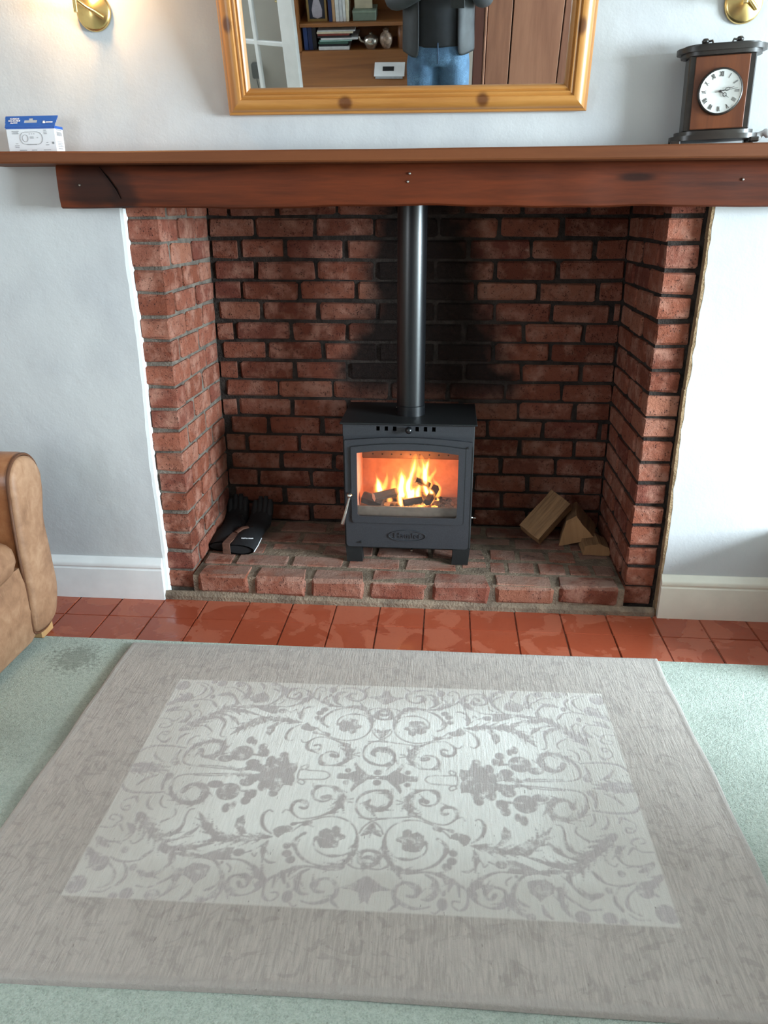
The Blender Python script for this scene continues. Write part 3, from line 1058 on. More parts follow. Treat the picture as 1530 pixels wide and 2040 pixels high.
# front fascia above the door with six air slots
bm = B()
slots = [-.118, -.089, -.060, .018, .047, .076]
xs = [SX0 + .002]
for q in slots: xs += [q - .0062, q + .0062]
xs.append(SX1 - .002)
for i in range(0, len(xs) - 1, 2): box(bm, xs[i], xs[i + 1], SY0 - .003, SY0 + .006, .585, .626)
for q in slots:
    box(bm, q - .0062, q + .0062, SY0 - .003, SY0 + .006, .585, .605); box(bm, q - .0062, q + .0062, SY0 - .003, SY0 + .006, .621, .626)
box(bm, SX0 + .004, SX1 - .004, SY0 - .001, SY0 + .006, .552, .585)
put('fascia', bm, MT['cast_iron'], st, 30)
bm = B(); box(bm, SX0 + .02, SX1 - .02, SY0 + .012, SY0 + .03, .600, .624)
put('air_slots', bm, MT['void'], st)
bm = B(); lathe(bm, [(0, .03), (.007, .028), (.0125, .020), (.012, .012), (.006, .006), (.005, -.004), (0, -.004)], (-.010, SY0 - .004, .613), (0, -1, 0), 20)
put('air_knob', bm, MT['pipe'], st, 60)
bm = B(); box(bm, SX0 - .008, SX1 + .008, SY0 - .014, SY1 + .004, .628, .634, .002)
put('top_plate', bm, MT['black_metal'], st, 30)
# door: arched frame, raised inner border, glass, lower panel with oval badge
DX0, DX1, DF = SX0 + .008, SX1 - .008, SY0 - .016
def arch(x0, x1, z0, zs, rise, n=16, r=.012):
    p = []
    for cx, cz, a0 in ((x0 + r, z0 + r, 180), (x1 - r, z0 + r, 270)):
        p += arc(cx, cz, r, a0, a0 + 90, 4)
    for k in range(n + 1):
        t = k / n
        p.append((x1 + (x0 - x1) * t, zs + rise * 4 * t * (1 - t)))
    return p
def frame(bm, outer, inner, y0, y1):
    """flat ring between two outlines with the same number of points"""
    vs = [[bm.verts.new((a, y, b)) for a, b in pts] for pts, y in ((outer, y0), (inner, y0), (outer, y1), (inner, y1))]
    n = len(outer)
    for k in range(n):
        j = (k + 1) % n
        for a, b in ((0, 1), (1, 3), (3, 2), (2, 0)):
            bm.faces.new((vs[a][k], vs[a][j], vs[b][j], vs[b][k]))
GX0, GX1, GZ0, GZS, GR = -.192, .164, .291, .528, .014
bm = B()
frame(bm, arch(DX0, DX1, ZB + .004, .571, .013), arch(GX0 - .004, GX1 + .004, GZ0 - .004, GZS + .002, GR, r=.010), DF, SY0 - .001)
door = put('door', bm, MT['cast_iron'], st, 25)
bm = B()
frame(bm, arch(-.213, .187, .266, .549, .015, r=.012), arch(GX0, GX1, GZ0, GZS, GR, r=.010), DF - .006, DF + .002)
bev_o = put('glass_surround', bm, MT['cast_iron'], door, 25)
bm = B()
frame(bm, arch(-.2155, .1895, .2635, .551, .015, r=.013), arch(-.213, .187, .266, .549, .015, r=.012), DF - .0015, DF + .002)
put('surround_groove', bm, MT['black_metal'], door, 25)
bm = B()
o_ = arch(GX0 - .003, GX1 + .003, GZ0 - .003, GZS + .002, GR, r=.010)
v0 = [bm.verts.new((a, DF + .004, b)) for a, b in o_]; v1 = [bm.verts.new((a, DF + .008, b)) for a, b in o_]
bm.faces.new(v0); bm.faces.new(v1[::-1])
for k in range(len(o_)): bm.faces.new((v0[k], v1[k], v1[(k + 1) % len(o_)], v0[(k + 1) % len(o_)]))
put('door_glass', bm, MT['stove_glass'], door)
bm = B()
el = lambda rx, rz, n=40: [(-.012 + rx * math.cos(2 * math.pi * k / n), .217 + rz * math.sin(2 * math.pi * k / n)) for k in range(n)]
frame(bm, el(.069, .0225), el(.0655, .0195), DF - .004, DF + .001)
badge = put('oval_badge', bm, MT['cast_iron'], door, 30)
put('lettering', text_bm('Hamlet', .030, Matrix.Translation((-.012, DF - .001, .217)) @ FACE @ Matrix.Diagonal((1.12, 1, 1, 1)), .0022), MT['cast_iron'], badge)
bm = B()
lathe(bm, [(0, .036), (.006, .034), (.0095, .027), (.0098, .02), (.007, .012), (.0055, .008), (.0055, -.004), (0, -.004)], (-.218, DF - .002, .377), (0, -1, 0), 20)
a0, a1 = Vector((-.218, DF - .026, .368)), Vector((-.243, DF - .040, .272))
dd = (a1 - a0).normalized()
lathe(bm, [(0, 0), (.0045, 0), (.0042, .01), (.0058, .05), (.0078, .098), (.0062, .101), (0, .101)], a0, dd, 16)
put('door_handle', bm, MT['chrome'], door, 50)
bm = B(); lathe(bm, [(0, .004), (.004, .003), (.004, -.003), (0, -.003)], (.196, DF - .001, .553), (0, -1, 0), 10); put('hinge_pin', bm, MT['black_metal'], door, 50)
bm = B(); lathe(bm, [(0, .006), (.004, .005), (.004, -.003), (0, -.003)], (-.182, DF - .001, .188), (0, -1, 0), 10)
put('hinge_pin', bm, MT['black_metal'], door, 50)
# legs, ash-pan catch, damper spindle
for x0, x1 in ((SX0 + .002, SX0 + .060), (SX1 - .062, SX1 - .002)):
    for y0, y1 in ((SY0 + .004, SY0 + .05), (SY1 - .06, SY1 - .01)):
        bm = B()
        e = .004 if x0 < SC else -.004
        prism(bm, [(x0 + e, .0985), (x1 + e, .0985), (x1 - e * .5, ZB + .004), (x0 - e * .2, ZB + .004)], y0, y1, 'y')
        put('leg', bm, MT['black_metal'], st, 30)
bm = B(); box(bm, SX0 + .03, SX1 - .03, SY0 + .03, SY1 - .03, .145, ZB)
put('ash_pan_housing', bm, MT['black_metal'], st)
bm = B(); tube(bm, [(.004, SY0 + .01, .160), (.004, SY0 - .01, .156)], .004, 8)
put('air_slider', bm, MT['chrome'], st, 50)
bm = B(); tube(bm, [(SX1 - .005, .25, .240), (SX1 + .022, .25, .239)], .0022, 8); lathe(bm, [(0, 0), (.006, 0), (.007, .004), (.004, .009), (0, .009)], (SX1, .25, .240), (1, 0, 0), 12)
put('damper_spindle', bm, MT['chrome'], st, 50)
# fire chamber lining
bm = B()
box(bm, SX0 + .022, SX0 + .044, SY0 + .012, SY1 - .04, .274, .57); lin = put('firebrick', bm, MT['firebrick'], st, label='tan firebrick lining')
bm = B()
box(bm, SX1 - .044, SX1 - .022, SY0 + .012, SY1 - .04, .274, .57); put('firebrick', bm, MT['firebrick'], st)
bm = B(); box(bm, SX0 + .044, SX1 - .044, SY1 - .062, SY1 - .04, .274, .440); put('firebrick', bm, MT['firebrick'], st)
bm = B(); box(bm, SX0 + .044, SX1 - .044, SY1 - .085, SY1 - .05, .436, .470, .003)
for k in range(9): lathe(bm, [(0, .001), (.003, .0008), (.003, -.002), (0, -.002)], (SX0 + .085 + k * .036, SY1 - .0852, .454), (0, -1, 0), 8, 1)
put('air_bar', bm, [MT['baffle'], MT['void']], st, label='steel air bar with small holes')
bm = B(); box(bm, SX0 + .044, SX1 - .044, SY1 - .062, SY1 - .04, .476, .57); put('firebrick', bm, MT['baffle'], st)
bm = B()
v = [(SX0 + .044, SY0 + .05, .575), (SX1 - .044, SY0 + .05, .575), (SX1 - .044, SY1 - .05, .520), (SX0 + .044, SY1 - .05, .520)]
prism(bm, [(SY0 + .05, .572), (SY0 + .05, .580), (SY1 - .05, .528), (SY1 - .05, .520)], SX0 + .044, SX1 - .044, 'x')
put('baffle_plate', bm, MT['baffle'], st)
bm = B(); box(bm, SX0 + .04, SX1 - .04, SY0 + .010, SY0 + .020, .272, .318, .002)
put('log_guard', bm, MT['fence'], st)
# flue pipe
bm = B()
PX, PY = -.0115, .262
lathe(bm, [(.0515, .630), (.0515, .668), (.0495, .670), (.0495, 1.374), (.0475, 1.374), (.0475, .632)], (PX, PY, 0), (0, 0, 1), 48)
put('flue_pipe', bm, MT['pipe'], st, 40)
bm = B(); lathe(bm, [(0, .003), (.003, .002), (.003, -.002), (0, -.002)], (PX + .0515 * .94, PY - .0515 * .3, .660), (.95, -.3, 0), 8); put('pipe_screw', bm, MT['chrome'], st, 50)
bm = B(); lathe(bm, [(0, .003), (.003, .002), (.003, -.002), (0, -.002)], (PX - .0515 * .94, PY - .0515 * .3, .660), (-.95, -.3, 0), 8)
put('pipe_screw', bm, MT['chrome'], st, 50)

# ------------------------------------------------------------------ the fire
MT['fl_out'] = m_flame('flame_outer', (1.0, .30, .04), 38)
MT['fl_mid'] = m_flame('flame_middle', (1.0, .46, .09), 80)
MT['fl_core'] = m_flame('flame_core', (1.0, .74, .34), 230)
MT['ember'] = m_emit('glowing_ember', (1.0, .30, .06), 5.0)
MT['char'] = plain('charred_wood', C(46, 34, 30), .9, 0, .12, 40, .3)
MT['ash'] = plain('grey_ash', C(120, 104, 96), .95, 0, .12, 60, .3)
MT['log_hot'] = plain('pale_cut_log_end', C(226, 200, 178), .9, 0, .06, 40, .1)
FL = [[(-0.002, 0.302, 0.011), (-0.013, 0.342, 0.013), (-0.015, 0.379, 0.013), (-0.003, 0.419, 0.0095), (0.007, 0.451, 0.0105), (0.01, 0.481, 0.0075), (0.009, 0.495, 0.002)], [(0.06, 0.322, 0.0095), (0.047, 0.362, 0.0115), (0.046, 0.403, 0.013), (0.043, 0.434, 0.013), (0.034, 0.46, 0.008), (0.026, 0.488, 0.002)], [(0.046, 0.403, 0.0065), (0.05, 0.429, 0.0085), (0.056, 0.452, 0.0055), (0.06, 0.467, 0.0015)], [(-0.032, 0.328, 0.0125), (-0.042, 0.36, 0.017), (-0.039, 0.396, 0.0155), (-0.041, 0.418, 0.0105), (-0.045, 0.44, 0.0015)], [(-0.118, 0.335, 0.017), (-0.125, 0.358, 0.015), (-0.129, 0.38, 0.0095), (-0.135, 0.398, 0.0035), (-0.14, 0.416, 0.001)], [(-0.108, 0.344, 0.011), (-0.101, 0.372, 0.007), (-0.098, 0.395, 0.0035), (-0.097, 0.417, 0.001)], [(-0.071, 0.341, 0.0105), (-0.07, 0.373, 0.0095), (-0.069, 0.391, 0.006), (-0.072, 0.409, 0.0015)], [(0.066, 0.354, 0.0105), (0.06, 0.38, 0.008), (0.071, 0.403, 0.006), (0.081, 0.421, 0.005), (0.081, 0.448, 0.001)], [(0.09, 0.313, 0.011), (0.097, 0.341, 0.0095), (0.089, 0.359, 0.0065), (0.077, 0.376, 0.0035), (0.076, 0.401, 0.0005)], [(-0.041, 0.289, 0.011), (-0.046, 0.319, 0.0105), (-0.041, 0.351, 0.0065), (-0.024, 0.365, 0.0015)], [(0.024, 0.291, 0.013), (0.018, 0.33, 0.012), (0.023, 0.357, 0.0075), (0.013, 0.379, 0.001)], [(0.069, 0.303, 0.0105), (0.071, 0.336, 0.011), (0.066, 0.363, 0.005), (0.061, 0.38, 0.001)], [(-0.084, 0.295, 0.011), (-0.088, 0.313, 0.007), (-0.095, 0.331, 0.0015)], [(-0.01, 0.29, 0.019), (-0.006, 0.315, 0.019), (0.002, 0.343, 0.013), (0.019, 0.361, 0.0015)], [(0.014, 0.375, 0.0025), (0.022, 0.42, 0.0085), (0.022, 0.446, 0.005), (0.017, 0.464, 0.0015)]]
fire = thing('log_fire', 'orange and yellow flames burning behind the stove glass', 'fire', (-.01, .24, .29))
fr = random.Random(11)
def flame(path, y, k, mat, hcut=1.0, wob=.004):
    p = [(a, y + .012 * math.sin(b * 40 + y * 300), b) for a, b, r_ in path]
    rr = [r_ for a, b, r_ in path]
    cps = catmull(p, 7)
    crs = [max(.0004, q.x) for q in catmull([(r_, 0, 0) for r_ in rr], 7)]
    m = max(4, int(len(cps) * hcut))
    cps, crs = cps[:m], crs[:m]
    rad = []
    for i, (c, r_) in enumerate(zip(cps, crs)):
        e = min(1, (m - 1 - i) / max(1, m * .35)) if hcut < 1 else 1
        b = min(1, .45 + i / 5)
        rad.append(max(.0003, r_ * k * (.08 + .92 * e) * b * (1 + .22 * noise.noise((c.z * 60, y * 50, c.x * 60)))))
        c.x += wob * noise.noise((c.z * 45, y * 90, 3)) * i / m
    bm = B()
    tube(bm, cps, rad, 10, .75, (0, 1, 0))
    return bm
for i, f in enumerate(FL):
    y = .215 + .06 * ((i * 37 % 11) / 11)
    put('flame', flame(f, y, 1.42, MT['fl_out']), MT['fl_out'], fire, 180)
    put('flame', flame(f, y, 1.0, MT['fl_mid'], .92), MT['fl_mid'], fire, 180)
    if i not in (5, 6, 7, 8, 12, 14):
        put('flame', flame(f, y - .001, .62, MT['fl_core'], .80), MT['fl_core'], fire, 180)
# thin licks between the logs
for i in range(16):
    x = fr.uniform(-.05, .10); z = fr.uniform(.288, .325); h = fr.uniform(.02, .05); y = fr.uniform(.185, .25)
    bend = fr.uniform(-.02, .02)
    path = [(x, z, .004), (x + bend, z + h * .4, .0045), (x + bend * .4, z + h * .75, .003), (x - bend * .3, z + h, .0005)]
    put('flame', flame(path, y, 1, MT['fl_mid']), MT['fl_mid'], fire, 180)
d = bpy.data.lights.new('fire_light', 'POINT')
d.energy, d.color, d.shadow_soft_size = 2.0, (1.0, .42, .14), .03
o = bpy.data.objects.new('fire_light', d); col.objects.link(o); o.location = (-.012, .24, .375)
# glowing bed and burning logs
bm = B()
for i in range(60):
    a, b = fr.uniform(-.175, .15), fr.uniform(.165, .34)
    r_ = fr.uniform(.006, .015)
    q = bmesh.ops.create_icosphere(bm, subdivisions=1, radius=r_, matrix=Matrix.Translation((a, b, .278 + fr.uniform(0, .012))) @ Matrix.Diagonal((1, 1, .7, 1)))
    hot = 1 if fr.random() < .42 and -.06 < a < .10 else 0
    for f_ in set(f_ for v_ in q['verts'] for f_ in v_.link_faces): f_.material_index = hot
em = put('ember_bed', bm, [MT['char'], MT['ember']], fire, None)
em['kind'] = 'stuff'
bm = B(); box(bm, SX0 + .045, SX1 - .045, SY0 + .03, SY1 - .07, .270, .280)
put('ash_layer', bm, MT['ash'], fire)
bm = B()
for i in range(34):      # curls of burning kindling at one side
    c = Vector((fr.uniform(.075, .150), fr.uniform(.17, .24), .286 + fr.uniform(0, .022)))
    r_, a0, tl = fr.uniform(.006, .016), fr.uniform(0, 6.3), fr.uniform(-1, 1)
    tube(bm, [c + Vector((r_ * math.cos(a0 + k * .5), .3 * r_ * k * tl * .3, r_ * .8 * math.sin(a0 + k * .5))) for k in range(8)], .0012, 4)
kc = put('kindling_curls', bm, MT['ash'], fire, 180); kc['kind'] = 'stuff'
MT['char_log'] = wood('charred_log', C(30, 22, 19), C(84, 56, 42), 'X', 18, .9, streak=.7)
def burnt(name, p0, p1, r_, label, tipmat=None, sides=5):
    p0, p1 = Vector(p0), Vector(p1)
    bm = B()
    pts = [p0.lerp(p1, k / 5) for k in range(6)]
    tube(bm, pts, [r_ * (1 + .12 * noise.noise((p.x * 50, p.z * 50, k))) for k, p in enumerate(pts)], sides)
    bm.faces.ensure_lookup_table()
    if tipmat: bm.faces[-2].material_index = 1
    t = put(name, bm, [MT['char_log'], tipmat or MT['char_log']], None, 30)
    return tag(t, label, 'burning log', 'logs burning in the stove')
burnt('burning_log', (-.140, .180, .338), (-.060, .225, .345), .017, 'charred log with pale cut end at the handle side of the fire', MT['log_hot'])
burnt('burning_log', (.010, .225, .395), (.062, .240, .368), .013, 'short dark charred stick tipped up in the middle of the flames')
burnt('burning_log', (-.030, .185, .318), (.035, .21, .322), .015, 'blackened log low in the middle of the fire, wrapped in flames')
burnt('burning_log', (.055, .19, .318), (.085, .27, .350), .016, 'charred log standing at an angle by the kindling curls')
burnt('burning_log', (-.185, .235, .318), (-.110, .215, .300), .024, 'large black charcoal lump in the stove corner nearest the handle', None, 6)
burnt('burning_log', (-.08, .30, .300), (.09, .30, .305), .018, 'charred log lying along the back of the fire')

# ------------------------------------------------------------------ gauntlets by the cheek wall
def gauntlet(x, y, yaw, lift, label, flip=1):
    g = thing('stove_glove', label, 'glove', (x, y, .104), (0, 0, R(yaw)), 'stove gloves on the hearth')
    def bend(p):      # lie on the hearth, fingers climbing the back wall
        p = Vector(p)
        if p.y > .20:
            a = min((p.y - .20) / .14, 1.0) * R(lift)
            p = Vector((p.x, .20 + (p.y - .20) * math.cos(a), p.z + (p.y - .20) * math.sin(a)))
        return p
    bm = B()
    secs = [(0, .064, .020), (.05, .062, .024), (.12, .052, .026), (.19, .045, .024), (.24, .050, .022), (.29, .046, .018), (.31, .036, .012)]
    rings = []
    for yy, w, h in secs:
        rings.append([bend((w * math.cos(t) * (1 + .06 * noise.noise((yy * 30, t, 1))), yy, h + h * math.sin(t) + .004 * noise.noise((yy * 20, t * 2, 5)))) for t in [2 * math.pi * k / 16 for k in range(16)]])
    loft(bm, rings, True, True)
    for i, (fx, ln) in enumerate(((-.031, .050), (-.010, .066), (.011, .068), (.031, .056))):
        pts = [bend((fx, .28 + ln * k / 4, .018 + .002 * k)) for k in range(5)]
        tube(bm, pts, [.0150, .0158, .0150, .0135, .008], 8)
    pts = [bend((flip * (.040 + .012 * k), .17 + .026 * k, .020)) for k in range(5)]
    tube(bm, pts, [.014, .016, .015, .013, .008], 8)
    hand_ = put('glove_body', bm, MT['glove'], g, 60, True)
    bm = B()
    rings = []
    for yy, s_ in ((-.002, 1.0), (-.002, .84), (.05, .80)):
        rings.append([(.064 * s_ * math.cos(t), yy, .020 + .020 * s_ * math.sin(t)) for t in [2 * math.pi * k / 16 for k in range(16)]])
    loft(bm, rings, False, True)
    put('cuff_opening', bm, MT['void'], g, 60, True)
    return g
g1 = gauntlet(-.655, .150, -6, 42, 'black suede stove glove with brown strap and small white mark on its cuff', -1)
bm = B()
box(bm, -.060, -.030, -.004, .10, .041, .045, .001); box(bm, -.060, -.030, -.006, -.003, .0, .044, .001)
tube(bm, [(-.045, .10, .045), (-.030, .13, .052), (-.010, .145, .052)], .012, 8, .4, (0, 0, 1))
put('strap', bm, MT['glove_trim'], g1, None, True)
bm = B()
for a_, b_, c_ in ((-.006, .006, .0), (.004, .012, .002), (.014, .018, .001), (.021, .034, .003), (.034, .039, .005)): box(bm, a_ + .004, b_ + .004, .043 + c_, .0475 + c_, .0470, .0488)
put('cuff_mark', bm, MT['card_white'], g1, None, True)['kind'] = 'stuff'
for xx, yy in ((-.048, .135), (.002, .155)):
    bm = B(); lathe(bm, [(0, .003), (.004, .002), (.004, 0), (0, 0)], (xx, yy, .049), (0, 0, 1), 8)
    put('stud', bm, MT['chrome'], g1, 60, True)
bm = B(); tube(bm, [(.0625, .002, .015), (.0605, .05, .018), (.053, .115, .022)], .0017, 6)
put('piping', bm, MT['card_white'], g1, 60, True)
g2 = gauntlet(-.722, .185, 3, 40, 'black suede stove glove lying half under the other against the cheek wall', 1)
g2.location.z = .100

# ------------------------------------------------------------------ split logs on the hearth
def split_log(label, sec, ln, loc, axis, face, seed):
    """sec: cross-section (u,v) with v towards face; length along axis"""
    ax = Vector(axis).normalized()
    fv = Vector(face); fv = (fv - ax * fv.dot(ax)).normalized()
    uu = ax.cross(fv)
    m = Matrix((uu, ax, fv)).transposed()
    t = thing('split_log', label, 'log', loc, m.to_euler(), 'split logs on the hearth')
    bm = B()
    rings = []
    nn = len(sec)
    fine = []
    for k in range(nn):
        a, b = sec[k], sec[(k + 1) % nn]
        for q in range(4): fine.append((a[0] + (b[0] - a[0]) * q / 4, a[1] + (b[1] - a[1]) * q / 4))
    for j in range(9):
        y = -ln / 2 + ln * j / 8
        rings.append([(px * (1 + .05 * noise.noise((px * 30, y * 12, seed))) + .003 * noise.noise((pz * 60, y * 9, seed + 5)), y + .004 * noise.noise((px * 40, pz * 40, seed)), pz + .004 * noise.noise((px * 50, y * 10, seed + 9))) for px, pz in fine])
    loft(bm, rings, False, False)
    put('split_face', bm, MT['log_bark'], t, 35, True)
    for j in (0, 8):
        bm = B(); vs = [bm.verts.new(p) for p in rings[j]]; bm.faces.new(vs)
        put('cut_end', bm, MT['log_end'], t, None, True)
    return t
split_log('large squared split log leaning up against the others and the back wall', [(-.046, -.036), (.046, -.040), (.050, .030), (-.044, .036)], .185, (.512, .366, .206), (.13, .075, .135), (-.25, -.72, .62), 1)
split_log('wedge-shaped split log under the large leaning one', [(-.070, -.052), (.072, -.030), (.030, .030), (.010, .070), (-.030, .052)], .16, (.640, .408, .158), (.16, 1, 0), (-.18, 0, 1), 2)
split_log('low flat split log at the foot of the cheek wall beside the wedge', [(-.050, -.022), (.050, -.022), (.046, .010), (.005, .026), (-.044, .014)], .10, (.697, .300, .123), (0, 1, 0), (0, 0, 1), 4)

